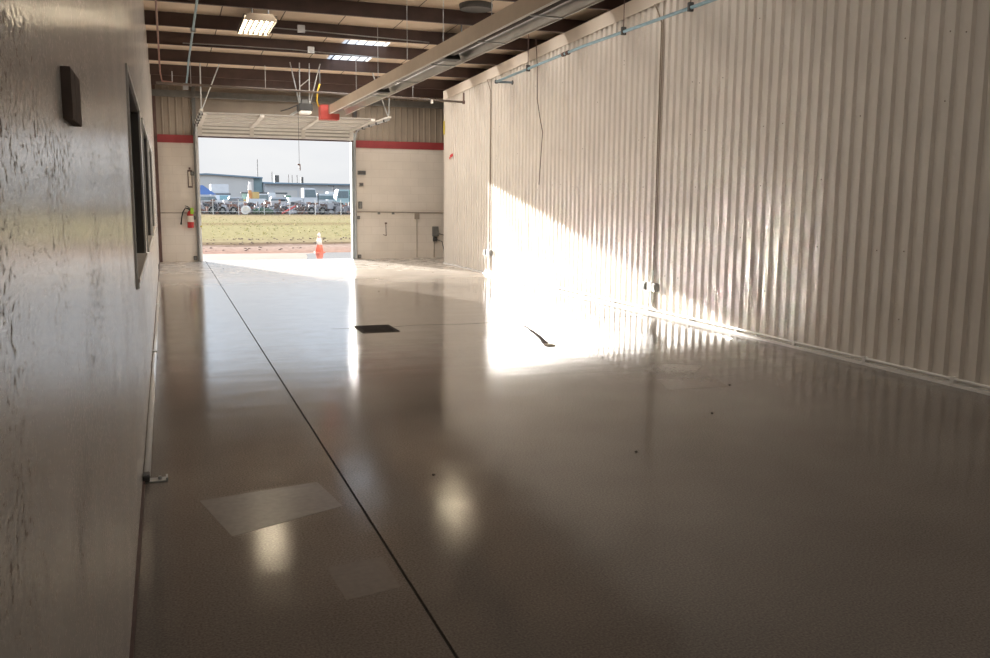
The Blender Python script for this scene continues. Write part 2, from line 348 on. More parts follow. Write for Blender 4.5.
# right wall of ribbed metal: core, ribs, end trim
cw = MB(); cw.prism([(-4.2, 0), (20.03, 0), (20.03, RO(20.03)-.002), (-4.2, RO(-4.2)-.002)], 'x', XR+.02, XR+.14)
prof = []; y = -4.2; P = .16
while y < 20.1:
    prof += [(y, 0), (y+.060, 0), (y+.072, -.033), (y+.148, -.033)]; y += P
prof = [p for p in prof if p[0] < 20.0]; prof.append((20.03, 0))
bm = cw.bm; lo = [bm.verts.new((XR+p[1], p[0], .03)) for p in prof]; hi = [bm.verts.new((XR+p[1], p[0], RO(p[0])-.02)) for p in prof]
for i in range(len(prof)-1): bm.faces.new((lo[i], lo[i+1], hi[i+1], hi[i]))
cw.box(XR-.04, XR+.16, 20.0, 20.05, 0, RO(20.05)-.002)
cw.build('wall_right', m_corr, kind='structure')
MB().prism([(-4.2, RO(-4.2)-.2), (20.055, RO(20.05)-.2), (20.055, RO(20.05)-.002), (-4.2, RO(-4.2)-.002)], 'x', XR-.052, XR-.041).build('trim_1', m_trim, kind='structure')
m_seam = mat('panel seam', (.26, .20, .15), .6)
for i, yy in enumerate((16.86, 10.40)):
    MB().box(XR-.043, XR-.0385, yy-.006, yy+.006, .1, RO(yy)-.2).build('trim_%d' % (i+2), m_seam, kind='structure')
bb = MB(); bb.box(XR-.075, XR-.01, -4.2, 20.0, 0, .028)
bb.build('baseboard_right', m_whitepipe, kind='structure')

# back wall: painted block below, ribbed metal above
bw = MB(); bw.box(-.4, OX0-.02, YB, YB+.16, 0, 2.71); bw.box(OX1+.02, 8.7, YB, YB+.16, 0, 2.71); bw.build('wall_back', m_block, kind='structure')
uw = MB(); uw.box(-.4, 8.7, YB+.05, YB+.16, OZ, 4.3); uw.box(-.4, OX0-.02, YB+.05, YB+.16, 2.71, OZ); uw.box(OX1+.02, 8.7, YB+.05, YB+.16, 2.71, OZ)
bm = uw.bm
def ribs(x0, x1, z0, z1):
    pr = []; x = x0
    while x < x1-.01: pr += [(x, YB+.03), (x+.10, YB+.03), (x+.115, YB+.008), (x+.135, YB+.008)]; x += .15
    pr.append((x1, YB+.03)); pr = [(min(px_, x1), py_) for px_, py_ in pr]
    lo = [bm.verts.new((p[0], p[1], z0)) for p in pr]; hi = [bm.verts.new((p[0], p[1], z1)) for p in pr]
    for i in range(len(pr)-1): bm.faces.new((lo[i], lo[i+1], hi[i+1], hi[i]))
ribs(-.4, OX0-.08, 2.88, 4.1); ribs(OX1+.08, 8.7, 2.88, 4.1)
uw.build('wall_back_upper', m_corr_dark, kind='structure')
MB().box(-.17, OX0-.08, YB-.03, YB+.005, 2.71, 2.885).build('trim_4', m_red, kind='structure')
MB().box(OX1+.08, 8.6, YB-.03, YB+.005, 2.71, 2.885).build('trim_5', m_red, kind='structure')
MB().box(OX0-.11, OX0-.03, YB-.06, YB-.001, 0, 4.0).build('trim_6', m_grey, kind='structure')
m_jamb = mat('white painted steel jamb', (.82, .82, .80), .3, 0, .05, 6)
MB().box(OX0-.03, OX0, YB-.06, YB-.001, 0, 3.05).box(OX0-.02, OX0, YB, YB+.16, 0, OZ).build('trim_10', m_jamb, kind='structure')
MB().box(OX1, OX1+.02, YB, YB+.16, 0, OZ).build('trim_7', m_jamb, kind='structure')
MB().box(OX1, OX1+.09, YB-.05, YB-.001, 0, 3.05).build('trim_11', mat('blue grey track channel', (.36, .40, .41), .4, 0, .05, 6), kind='structure')
MB().box(XL, XL+.07, YB-.12, YB, 0, 4.0).build('trim_8', m_brown, kind='structure')
MB().box(-.3, 8.6, YB-.14, YB-.05, 3.72, 3.86).build('trim_9', m_grey, kind='structure')   # eave strut
MB().box(-.4, 8.7, -4.35, -4.2, 0, 5.0).build('wall_rear', m_block, kind='structure')
MB().box(8.6, 8.75, -4.2, 22.3, 0, 5.0).build('wall_side', m_corr_dark, kind='structure')

# roof deck with the opening for the translucent panels
def deck(x0, x1, y0, y1, m):
    m.hexa([(x0, y0, RO(y0)+.215), (x1, y0, RO(y0)+.215), (x1, y1, RO(y1)+.215), (x0, y1, RO(y1)+.215)],
           [(x0, y0, RO(y0)+.30), (x1, y0, RO(y0)+.30), (x1, y1, RO(y1)+.30), (x0, y1, RO(y1)+.30)])
SX0, SX1, SY0, SY1 = 3.10, 3.92, 16.2, 18.55
dk = MB(); deck(-.45, SX0, -4.35, 22.4, dk); deck(SX1, 8.75, -4.35, 22.4, dk); deck(SX0, SX1, -4.35, SY0, dk); deck(SX0, SX1, SY1, 22.4, dk)
dk.build('ceiling', m_deck, kind='structure')
m_sky = bpy.data.materials.new('translucent roof sheet'); m_sky.use_nodes = True
t = m_sky.node_tree; t.nodes.clear(); o_ = t.nodes.new('ShaderNodeOutputMaterial'); tr = t.nodes.new('ShaderNodeBsdfTranslucent'); df = t.nodes.new('ShaderNodeBsdfDiffuse'); ms = t.nodes.new('ShaderNodeMixShader')
wv = t.nodes.new('ShaderNodeTexNoise'); wv.inputs['Scale'].default_value = 8; cr_ = t.nodes.new('ShaderNodeValToRGB'); cr_.color_ramp.elements[0].color = (.8, .82, .84, 1); cr_.color_ramp.elements[1].color = (.95, .96, .97, 1)
t.links.new(wv.outputs[0], cr_.inputs[0]); t.links.new(cr_.outputs[0], tr.inputs[0]); t.links.new(cr_.outputs[0], df.inputs[0])
ms.inputs[0].default_value = .1; t.links.new(tr.outputs[0], ms.inputs[1]); t.links.new(df.outputs[0], ms.inputs[2]); t.links.new(ms.outputs[0], o_.inputs[0])
sk = bpy.data.objects.new('window_4', None); COL.objects.link(sk); sk.location = (SX0, SY0, RO(SY0)+.215); sk['kind'] = 'structure'
sb = MB(); sb.face([(SX0, SY0, RO(SY0)+.218), (SX1, SY0, RO(SY0)+.218), (SX1, SY1, RO(SY1)+.218), (SX0, SY1, RO(SY1)+.218)]); sb.build('translucent_sheet', m_sky, sk)
for k in range(5):
    x = SX0 + (k+.5)*(SX1-SX0)/5
    MB().hexa([(x-.012, SY0, RO(SY0)+.204), (x+.012, SY0, RO(SY0)+.222), (x+.012, SY1, RO(SY1)+.204), (x-.012, SY1, RO(SY1)+.204)],
              [(x-.012, SY0, RO(SY0)+.216), (x+.012, SY0, RO(SY0)+.216), (x+.012, SY1, RO(SY1)+.216), (x-.012, SY1, RO(SY1)+.216)]).build('glazing_bar', m_darkgrey, sk)

# purlins across the room
py_list = [21.2, 19.85, 18.17, 16.56, 15.06, 13.46, 11.88, 10.3, 8.7, 7.1, 5.5, 3.9, 2.3, .7, -.9, -2.5, -4.0]
for yy in py_list:
    z = RO(yy)
    MB().prism([(yy, z), (yy, z+.215), (yy+.065, z+.215), (yy+.065, z+.208), (yy+.006, z+.208), (yy+.006, z+.006), (yy-.055, z+.006), (yy-.055, z)], 'x', XL-.05, 8.6).build('roof_purlin', m_purlin, kind='structure')

# ------------------------------------------------------------------ overhead door
DY = 21.86
door = bpy.data.objects.new('door_1', None); COL.objects.link(door); door.location = (OX0, DY, 0); door['kind'] = 'structure'
DX0, DX1 = OX0-.01, OX1+.03
def section(pa, pb, ribs_=(.02, .3, .6)):
    # a panel from (y,z) pa (lower/outer edge) to pb, with horizontal ribs and stiles on the room side
    (ya, za), (yb, zb) = pa, pb; d = Vector((0, yb-ya, zb-za)); ln = d.length; d.normalize(); n = Vector((0, -d.z, d.y)); 
    if n.z > 0 or (abs(n.z) < .2 and n.y > 0): n = -n
    def q(m, x0, x1, s0, s1, h0, h1):
        lo = []; hi = []
        for h, L in ((h0, lo), (h1, hi)):
            for (x, s) in ((x0, s0), (x1, s0), (x1, s1), (x0, s1)):
                p = Vector((x, ya, za)) + d*s + n*h; L.append(tuple(p))
        m.hexa(lo, hi)
    m = MB(); q(m, DX0, DX1, 0.004, ln-.004, -.012, 0)
    sec = m.build('section', m_skin, door); m = MB()
    for s in ribs_: q(m, DX0, DX1, s*ln-.012, s*ln+.038, 0, .03)
    m.build('rib', m_rib, sec)
    for x in (DX0+.05, DX0+(DX1-DX0)*.335, DX0+(DX1-DX0)*.665, DX1-.05):
        k = MB(); q(k, x-.045, x+.045, .004, ln-.004, .001, .052); k.build('stile', m_white, sec, bevel=.004)
    return sec
section((DY, 2.87), (DY-.03, 3.12), (.06, .40, .72))
section((DY-.05, 3.13), (DY-.85, 3.145), (.05, .5)); section((DY-.86, 3.147), (DY-1.66, 3.165), (.05, .5)); section((DY-1.67, 3.167), (DY-2.45, 3.185), (.05, .5))
MB().box(DX0, DX1, DY-.025, DY+.025, 2.835, 2.868).build('bottom_seal', m_brown, door)
for x in (OX0-.05, OX1+.07):
    tk = MB(); tk.tube([(x, DY, .02), (x, DY, 2.75), (x, DY-.05, 2.92), (x, DY-.18, 3.05), (x, DY-.40, 3.10), (x, 18.3, 3.09)], .022, 6)
    tr_ = tk.build('track', m_galv, door)
    an = MB(); an.box(x-.03, x+.03, 18.25, DY-.3, 3.115, 3.15); an.build('track_angle', m_white, tr_)
    hg = MB(); hg.tube([(x, 18.35, 3.12), (x, 18.2, 3.99)], .013, 6); hg.build('hanger_strut', m_galv, door)
    hg = MB(); hg.tube([(x, 18.35, 3.12), (x + (.35 if x < 2 else -.35), 18.25, 3.99)], .013, 6); hg.build('hanger_strut', m_galv, door)
    for k in range(5):
        ry = DY-.3-.72*k
        if ry > 18.4: MB().tube([(x-.04, ry, 3.09), (x+.04, ry, 3.09)], .028, 8).build('roller', m_darkgrey, door)

# opener hanging in the middle of the door
ox, oy = 2.64, 18.05
op = thing('garage_door_opener', 'door opener motor hung on steel straps with pale lamp lens above overhead door', 'door opener', (ox, oy, 3.14))
MB().box(ox-.13, ox+.13, oy-.16, oy+.2, 3.16, 3.30).build('motor_housing', m_darkgrey, op, bevel=.012)
MB().box(ox-.11, ox+.11, oy-.18, oy+.06, 3.105, 3.158).build('lamp_lens', m_lens, op, bevel=.01)
MB().box(ox-.02, ox+.02, oy+.2, DY-.06, 3.235, 3.27).build('chain_rail', m_galv, op)
for x0, x1 in ((ox-.09, ox-.07), (ox-.10, ox-.25), (ox+.09, ox+.12), (ox+.10, ox+.33)):
    MB().tube([(x0, oy, 3.30), (x1, oy+.105, RO(18.17)+.11)], .012, 6).build('hanger_strap', m_galv, op)
MB().tube([(ox-.09, oy, 3.62), (ox+.10, oy+.02, 3.78)], .010, 6).build('hanger_brace', m_galv, op)
MB().tube([(ox-.13, oy+.05, 3.28), (ox-.26, oy+.35, 3.23), (ox-.36, oy+.8, 3.22)], .012, 6).build('power_cable', m_darkgrey, op)
MB().box(ox-.06, ox+.06, oy-.05, oy+.08, 3.301, 3.38).build('control_box', m_grey, op, bevel=.008)
rc = MB().tube([(ox, 18.98, 3.235), (ox, 18.98, 2.17)], .004, 5).build('release_cord', m_darkgrey, op)
MB().tube([(ox-.035, 18.98, 2.17), (ox+.02, 18.98, 2.17)], .018, 6).tube([(ox+.012, 18.98, 2.17), (ox+.012, 18.98, 2.05)], .014, 6).build('release_handle', m_brown, rc)

# ------------------------------------------------------------------ tube heater
HX0, HX1, HY0, HY1, HZ = 3.22, 3.55, 5.2, 18.6, 3.19
ht = thing('radiant_tube_heater', 'long beige radiant tube heater hung below the roof from front to door', 'heater', (HX0, HY1, HZ))
MB().box(HX0-.004, HX0, HY0, HY1, HZ, HZ+.17).box(HX0, HX0+.03, HY0, HY1, HZ+.166, HZ+.17).build('side_panel', m_beige, ht)
MB().box(HX1, HX1+.004, HY0, HY1, HZ-.01, HZ+.15).build('side_panel', m_beige, ht)
rf = MB(); pts = [(HX0+.001, HZ+.002), (HX0+.03, HZ+.09), (HX0+.09, HZ+.145), (HX1-.09, HZ+.145), (HX1-.03, HZ+.085), (HX1-.001, HZ)]
lo = [rf.bm.verts.new((p[0], HY0, p[1])) for p in pts]; hi = [rf.bm.verts.new((p[0], HY1, p[1])) for p in pts]
for i in range(5): rf.bm.faces.new((lo[i], lo[i+1], hi[i+1], hi[i]))
rf.build('reflector', m_alu, ht)
MB().tube([((HX0+HX1)/2, HY0, HZ+.085), ((HX0+HX1)/2, HY1, HZ+.085)], .048, 14).build('burner_tube', mat('heat stained tube', (.20, .18, .17), .45, .6, .3, 3), ht, smooth=True)
MB().box(HX0-.006, HX0+.012, HY0, HY1, HZ-.012, HZ+.002).build('lip', m_white, ht)
MB().box(HX1-.012, HX1+.008, HY0, HY1, HZ-.02, HZ-.008).build('lip', m_white, ht)
for yy in (6.5, 7.9, 9.4, 11.2, 13.0, 14.9, 16.7):
    b_ = MB().box(HX0, HX1, yy-.012, yy+.012, HZ-.025, HZ-.013).build('bracket', m_galv, ht)
    cx_ = (HX0+HX1)/2
    MB().tube([(cx_, yy, HZ+.145), (cx_, yy, RO(yy)+.21)], .004, 5).build('hanger_wire', m_galv, b_)
for yy in (10.9, 14.6):
    MB().hexa([(HX0+.03, yy-.10, HZ+.0), (HX1-.06, yy-.10, HZ+.0), (HX1-.06, yy+.10, HZ+.0), (HX0+.03, yy+.10, HZ+.0)],
              [(HX0+.10, yy-.06, HZ+.14), (HX1-.10, yy-.06, HZ+.14), (HX1-.10, yy+.06, HZ+.14), (HX0+.10, yy+.06, HZ+.14)]).build('tube_clamp', m_darkgrey, ht)
MB().box(HX0-.18, HX0-.02, HY1+.01, HY1+.3, HZ-.12, HZ+.17).box(HX0-.02, HX0+.20, HY1+.01, HY1+.3, HZ-.12, HZ+.0).build('burner_box', m_redbox, ht, bevel=.006)
MB().tube([(HX0-.10, HY1+.2, HZ+.17), (HX0-.20, HY1+.15, HZ+.15), (HX0-.24, HY1+.1, HZ+.25), (HX0-.22, HY1+.1, HZ+.45), (HX0-.18, HY1+.05, HZ+.58)], .016, 8).build('gas_hose', m_yellow, ht, smooth=True)
MB().tube([(HX0-.18, HY1+.05, HZ+.58), (HX0-.18, HY1+.05, RO(18.7)+.2)], .012, 6).build('gas_pipe', m_darkgrey, ht)

# ------------------------------------------------------------------ light fixtures
m_vane = mat('brown louver enamel', (.05, .038, .026), .6)
def fixture(x0, y0, label):
    w, l = .47, 1.22; z = RO(y0+l/2)-.05
    r = thing('fluorescent_light_fixture', label, 'ceiling light', (x0+w/2, y0+l/2, z), 'fluorescent fixtures under the purlins')
    m = MB(); m.box(x0, x0+w, y0, y0+l, z+.03, z+.045); m.box(x0, x0+.006, y0, y0+l, z-.03, z+.03); m.box(x0+w-.006, x0+w, y0, y0+l, z-.03, z+.03)
    m.build('housing', m_vane, r)
    for yy, h in ((y0, .10), (y0+l-.02, .05)): MB().prism([(x0, z-.035), (x0+w, z-.035), (x0+w-.06, z-.035+h), (x0+.06, z-.035+h)], 'y', yy-.012, yy+.012).build('end_plate', m_beige if yy == y0 else m_white, r)
    for k in range(6):
        x = x0+.045+k*(w-.09)/5
        MB().tube([(x, y0+.03, z), (x, y0+l-.04, z)], .009, 8).build('lamp_tube', m_tube, r)
        if k < 5:
            xm = x+(w-.09)/10
            MB().prism([(xm-.016, z+.03), (xm+.016, z+.03), (xm+.010, z-.03), (xm-.010, z-.03)], 'y', y0+.03, y0+l-.04).build('louver_vane', m_vane, r)
    for x in (x0+.12, x0+w-.12):
        MB().tube([(x, y0+.02, z+.06), (x, y0+.02, RO(y0)+.21)], .012, 6).build('hook', m_darkgrey, r)
    return r
fixture(1.17, 13.72, 'bright six-tube fluorescent fixture hanging left of the long heater')
fixture(4.47, 14.15, 'bright fluorescent fixture hanging between the long heater and the ribbed wall')

# round vent collar in the deck
vt = tag(MB().lathe([(.24, .0), (.25, .06), (.25, .12), (.2, .12)], (4.45, 13.05, RO(13.05)+.14), 24).build('roof_vent', m_darkgrey), 'dark round vent collar in the roof deck beside the long heater', 'roof vent')

# ------------------------------------------------------------------ pipes and conduits
bp = thing('blue_pipe', 'pale blue pipe on hanger rods running along the top of the ribbed wall', 'pipe', (5.72, 15.6, 3.6))
pz = lambda y: 3.60 + (15.62-y)*.02 if y > 12 else 3.675
MB().tube([(5.72, y, pz(y)) for y in (15.62, 14.1, 12.0, 10.8, 9.2, 7, 5)], .022, 8).build('pipe', m_bluepipe, bp, smooth=True)
MB().tube([(5.70, 15.62, 3.60), (6.04, 15.62, 3.60)], .020, 8).build('wall_branch', mat('blue grey pipe', (.16, .22, .27), .4, .2), bp)
MB().tube([(6.025, 15.62, 3.60), (6.042, 15.62, 3.60)], .04, 8).build('wall_flange', m_darkgrey, bp)
MB().lathe([(.03, -.03), (.036, 0), (.03, .03)], (5.72, 15.62, 3.60), 10).build('elbow', m_darkgrey, bp)
for yy in (14.1, 10.8, 9.2, 6.9): 
    c_ = MB().box(5.69, 5.75, yy-.02, yy+.02, pz(yy)-.04, pz(yy)+.06).build('clamp', m_darkgrey, bp)
    MB().tube([(5.72, yy, pz(yy)+.06), (5.72, yy, RO(yy)+.21)], .006, 5).build('hanger_rod', m_brown, c_)
for yy in (12.7, 12.55): MB().tube([(5.72, yy-.05, pz(yy)), (5.72, yy+.02, pz(yy))], .034, 8).build('coupling', m_brown, bp)

xp = thing('sprinkler_pipe', 'brown pipe crossing in front of the door wall below the last purlins', 'pipe', (0, 18.0, 3.5))
MB().tube([(-.06, 18.0, 3.56), (2.6, 18.0, 3.535), (5.88, 18.0, 3.475)], .022, 8).build('pipe', mat('brown grey pipe', (.17, .14, .12), .5, .2), xp, smooth=True)
MB().tube([(5.88, 18.0, 3.475), (5.88, 18.0, 3.66)], .018, 8).build('riser', m_brown, xp)
MB().lathe([(.028, -.04), (.032, 0), (.028, .03)], (5.88, 18.0, 3.475), 10).build('end_cap', m_brown, xp)
for x in (.55, 1.9, 4.8): MB().tube([(x, 18.0, 3.52), (x, 18.0, RO(18.1))], .006, 5).build('hanger_rod', m_galv, xp)
MB().tube([(5.2, 18.0, 3.49), (5.2, 18.0, 3.42)], .03, 8).build('sprinkler_head', m_white, xp)

b2 = thing('ceiling_conduit', 'blue conduit running under the purlins near the left wall', 'conduit', (.5, 12, 3.9))
MB().tube([(.52, y, RO(y)-.028) for y in (4.0, 8.0, 12.4, 15.06, 18.2)] + [(.53, 18.9, RO(18.9)-.06), (.50, 19.4, 3.70)], .018, 8).build('pipe', m_bluepipe, b2, smooth=True)
for yy in (12.9, 15.06): MB().box(.48, .56, yy-.03, yy+.03, RO(yy)-.06, RO(yy)).build('clamp', m_galv, b2)
MB().box(.44, .54, 19.38, 19.5, 3.62, 3.74).build('junction_box', m_galv, b2)
l2 = thing('sprinkler_branch', 'thin reddish pipe under the purlins close against the left wall', 'pipe', (.0, 12, 4))
MB().tube([(.0, 6, RO(6)-.03), (.0, 12.5, RO(12.5)-.03), (.02, 19.2, RO(19.2)-.03), (.05, 19.3, 3.75), (.25, 19.3, 3.73)], .016, 8).build('pipe', mat('reddish pipe', (.30, .16, .13), .5), l2, smooth=True)
MB().tube([(.24, 19.3, 3.72), (.24, 19.3, RO(19.3))], .008, 6).build('hanger_rod', m_galv, l2)

def xconduit(pts, box_at, label, y):
    r = thing('ceiling_conduit', label, 'conduit', (pts[0][0], y, pts[0][1]))
    MB().tube([(x, y, z) for x, z in pts], .010, 6).build('pipe', m_galv, r)
    x, z = box_at
    MB().box(x-.06, x+.06, y-.03, y+.03, z-.05, z+.07).build('junction_box', m_galv, r, bevel=.006)
zc = RO(15.06)
xconduit([(1.62, zc+.09), (2.3, zc+.08), (4.2, zc+.035), (4.3, zc+.03)], (2.17, zc+.09), 'thin pale conduit with a square box running right from the light fixture', 15.045)
zc = RO(16.56)
xconduit([(.4, zc+.04), (1.0, zc+.05), (2.2, zc+.05), (3.9, zc+.0)], (2.55, zc+.05), 'thin blue grey conduit crossing the purlin in front of the roof light', 16.545)

# hanging dark cord on the ribbed wall
tag(MB().tube([(6.0, 14.45, RO(14.4)+.1), (6.02, 14.42, 3.7), (6.025, 14.42, 3.2), (6.025, 14.3, 2.9), (6.028, 14.17, 2.62), (6.03, 14.25, 2.1), (6.032, 14.3, 1.75)], .007, 6).build('hanging_cord', m_brown), 'thin dark cord hanging down the face of the ribbed wall', 'cord')

# outlet groups on the ribbed wall
def outlet(y, z, top_z, label, boxes):
    r = thing('outlet_box', label, 'outlet', (XR-.06, y, z), 'outlet boxes on the ribbed wall')
    MB().box(XR-.09, XR-.04, y-.055, y+.055, z-.06, z+.06).build('box', m_whitepipe, r, bevel=.006)
    for s in boxes:
        k = MB().box(XR-.10, XR-.04, y+s*.13-.05, y+s*.13+.05, z-.055, z+.055).build('receptacle', m_grey, r, bevel=.006)
        MB().box(XR-.106, XR-.101, y+s*.13-.03, y+s*.13+.03, z-.04, z+.04).build('cover_plate', m_darkgrey, k)
    MB().tube([(XR-.052, y-.04, z+.06), (XR-.052, y-.04, top_z-.6), (XR-.052, y-.04, top_z-.05), (XR-.07, y+.05, top_z+.12), (XR-.07, y+.12, top_z+.2)], .009, 8).build('cable', m_seam, r, smooth=True)
    MB().tube([(XR-.06, y-.04, z+.06), (XR-.06, y-.04, z+.22)], .016, 8).build('connector', m_whitepipe, r)
    for s in (-1, 1):
        MB().tube([(XR-.062, y+s*.03, z-.06), (XR-.062, y+s*.035, .16), (XR-.062, y+s*.06, .10), (XR-.062, y+s*.12, .075), (XR-.062, y+s*.22, .068)], .014, 8).build('conduit', m_whitepipe, r, smooth=True)
    return r
outlet(16.90, .44, 3.62, 'white outlet box on the ribbed wall at the edge of the sunlight near the door', (-1, 1))
outlet(10.46, .36, 3.80, 'white outlet box with two grey receptacles low on the ribbed wall at mid room', (-1, 1))
cd = thing('floor_conduit', 'white conduit running along the foot of the ribbed wall', 'conduit', (XR-.06, 10, .06))
MB().tube([(XR-.062, 17.0, .062), (XR-.062, -3, .062)], .013, 8).build('pipe', m_whitepipe, cd, smooth=True)
for k in range(14): MB().box(XR-.078, XR-.045, 16.5-k*1.0-.02, 16.5-k*1.0+.02, .028, .08).build('clip', m_whitepipe, cd)

# screws on the ribs
m_screw = mat('rusty screw head', (.18, .13, .10), .6)
sc = MB()
for k in range(110):
    i = random.randrange(18, 132); yy = -4.2 + i*P + .113; zz = random.choice((.5, 1.1, 1.7, 2.3, 2.9, 3.4))+random.uniform(-.05, .05)
    sc.box(XR-.038, XR-.0335, yy-.005, yy+.005, zz-.005, zz+.005)
so_ = sc.build('screw_heads', m_screw, bpy.data.objects['wall_right'], kind='stuff')
# small things at the end of the ribbed wall
m_yel = mat('yellow tape', (.6, .5, .05), .6); m_rtape = mat('red tape', (.65, .05, .06), .6)
tag(MB().box(XR-.05, XR-.0405, 19.98, 20.05, 2.95, 3.25).build('tape_strip', m_yel), 'short yellow tape strip on the far end of the ribbed wall', 'tape')
tag(MB().hexa([(XR-.047, 19.55, 2.38), (XR-.047, 19.62, 2.38), (XR-.047, 19.62, 2.43), (XR-.047, 19.55, 2.43)], [(XR-.0405, 19.55, 2.38), (XR-.0405, 19.62, 2.38), (XR-.0405, 19.62, 2.43), (XR-.0405, 19.55, 2.43)]).hexa([(XR-.047, 19.35, 2.44), (XR-.047, 19.56, 2.41), (XR-.047, 19.56, 2.47), (XR-.047, 19.35, 2.50)], [(XR-.0405, 19.35, 2.44), (XR-.0405, 19.56, 2.41), (XR-.0405, 19.56, 2.47), (XR-.0405, 19.35, 2.50)]).build('tape_strip', m_rtape), 'small red tape scrap stuck on the ribbed wall past the seam', 'tape')

# ------------------------------------------------------------------ things on the back wall
m_wallpipe = mat('painted conduit on block', (.36, .31, .26), .5)
wc = thing('wall_conduit', 'painted conduit with a drop crossing the block wall right of the door', 'conduit', (5.4, YB-.02, 1.14))
MB().tube([(OX1+.10, YB-.02, 1.165), (7.2, YB-.02, 1.135)], .012, 8).build('pipe', m_wallpipe, wc)
MB().tube([(5.95, YB-.02, 1.12), (5.95, YB-.02, .03)], .012, 8).build('drop_pipe', m_wallpipe, wc)
MB().box(5.89, 6.01, YB-.05, YB, .98, 1.13).build('junction_box', m_wallpipe, wc, bevel=.006)
for x in (4.98, 5.34): MB().box(x-.03, x+.03, YB-.035, YB, 1.10, 1.15).build('clip', m_grey, wc)
wl = thing('wall_conduit', 'thin conduit crossing the block wall behind the fire extinguisher', 'conduit', (.2, YB-.02, 1.14))
MB().tube([(XL+.07, YB-.02, 1.125), (OX0-.11, YB-.02, 1.125)], .011, 8).build('pipe', m_wallpipe, wl)
eb = thing('electrical_box', 'grey electrical box with cables low on the block wall by the ribbed wall', 'electrical box', (6.42, YB, .58))
MB().box(6.35, 6.50, YB-.1, YB, .55, .80).build('box', m_grey, eb, bevel=.01)
MB().box(6.37, 6.47, YB-.08, YB, .42, .53).build('outlet', m_darkgrey, eb, bevel=.01)
MB().tube([(6.50, YB-.05, .62), (6.65, YB-.06, .58), (6.9, YB-.06, .55)], .01, 6).build('cable', m_darkgrey, eb)
MB().tube([(6.47, YB-.05, .46), (6.6, YB-.06, .42), (6.65, YB-.06, .2), (6.66, YB-.06, .02)], .01, 6).build('cable', m_darkgrey, eb)
MB().tube([(6.40, YB-.03, .42), (6.40, YB-.03, .02)], .01, 6).build('conduit', m_wallpipe, eb)
def wallbox(x0, x1, z0, z1, label, name, cat, m):
    r = thing(name, label, cat, ((x0+x1)/2, YB, z0))
    MB().box(x0, x1, YB-.05, YB, z0, z1).build('housing', m, r, bevel=.006)
    MB().box(x0+.015, x1-.015, YB-.057, YB-.0505, z0+.015, z1-.015).build('cover', m_darkgrey if m is not m_darkgrey else m_grey, r)
wallbox(4.46, 4.66, 2.06, 2.16, 'wide grey control box on the block wall right of the door, topmost', 'control_box', 'control box', m_grey)
wallbox(4.49, 4.60, 1.78, 1.87, 'small beige button station under the wide grey control box', 'button_station', 'switch', m_wallpipe)
wallbox(4.47, 4.56, 1.24, 1.41, 'dark switch box just above the conduit right of the door', 'switch_box', 'switch', m_darkgrey)
wallbox(4.44, 4.50, .98, 1.06, 'small dark sensor below the conduit beside the right door jamb', 'sensor', 'sensor', m_darkgrey)
wallbox(4.44, 4.52, .03, .11, 'small dark block at the foot of the right door jamb', 'door_sensor', 'sensor', m_darkgrey)
wallbox(4.35, 4.46, 3.42, 3.62, 'dark bracket on the brown upper wall above the right door jamb', 'wall_bracket', 'bracket', m_brown)
hk = thing('wall_hook', 'thin dark hooked rod on the block wall under the conduit', 'hook', (5.15, YB, .55))
MB().tube([(5.15, YB-.02, .88), (5.16, YB-.02, .58)], .008, 6).build('rod', m_brown, hk)
MB().tube([(5.08, YB-.02, .60), (5.17, YB-.02, .57)], .008, 6).build('foot', m_brown, hk)
MB().box(5.13, 5.18, YB-.03, YB, .86, .90).build('plate', m_brown, hk)

fx, fy = .54, YB-.135
ex = thing('fire_extinguisher', 'red fire extinguisher with black hose and lime tag hung left of the door', 'fire extinguisher', (fx, fy, .78))
MB().lathe([(.045, .0), (.07, .01), (.072, .03), (.072, .32), (.055, .37), (.025, .395), (.022, .41)], (fx, fy, .78), 18).build('cylinder', m_extred, ex, smooth=True)
MB().lathe([(.0735, .14), (.0735, .28)], (fx, fy, .78), 18).build('label_band', m_paper, ex)
MB().lathe([(.026, .40), (.03, .42), (.026, .46)], (fx, fy, .78), 10).build('valve', m_darkgrey, ex)
MB().tube([(fx, fy, 1.23), (fx-.05, fy, 1.27), (fx-.11, fy, 1.285)], .012, 6).tube([(fx, fy, 1.22), (fx-.06, fy, 1.235), (fx-.11, fy, 1.24)], .010, 6).build('handle', m_darkgrey, ex)
ho = MB().tube([(fx, fy-.02, 1.20), (fx-.10, fy-.03, 1.24), (fx-.16, fy-.02, 1.14), (fx-.19, fy-.01, 1.0), (fx-.20, fy-.01, .92)], .013, 8).build('hose', m_black, ex, smooth=True)
MB().tube([(fx-.20, fy-.01, .93), (fx-.207, fy-.01, .86)], [.013, .022], 8).build('nozzle', m_black, ho)
MB().box(fx+.005, fx+.075, fy-.085, fy-.079, 1.10, 1.24).build('inspection_tag', m_green, ex)
MB().box(fx-.03, fx+.03, fy+.07, YB, .95, 1.15).build('wall_bracket', m_darkgrey, ex)
sg = thing('wall_thermometer', 'narrow pale upright plate with dark edge above the fire extinguisher', 'wall plate', (.57, YB, 1.70))
MB().box(.52, .62, YB-.02, YB, 1.70, 2.10).build('backing', m_brown, sg, bevel=.004)
MB().box(.538, .602, YB-.026, YB-.0205, 1.735, 2.065).build('face', m_paper, sg)
MB().box(.55, .59, YB-.02, YB, 2.11, 2.16).build('hanger', m_brown, sg)
def jambbox(z0, z1, label):
    r = thing('door_switch', label, 'switch', (OX0-.15, YB, z0))
    MB().box(OX0-.20, OX0-.12, YB-.05, YB, z0, z1).build('housing', m_darkgrey, r, bevel=.006)
    MB().box(OX0-.185, OX0-.135, YB-.056, YB-.0505, z0+.015, z1-.015).build('cover', m_grey, r)
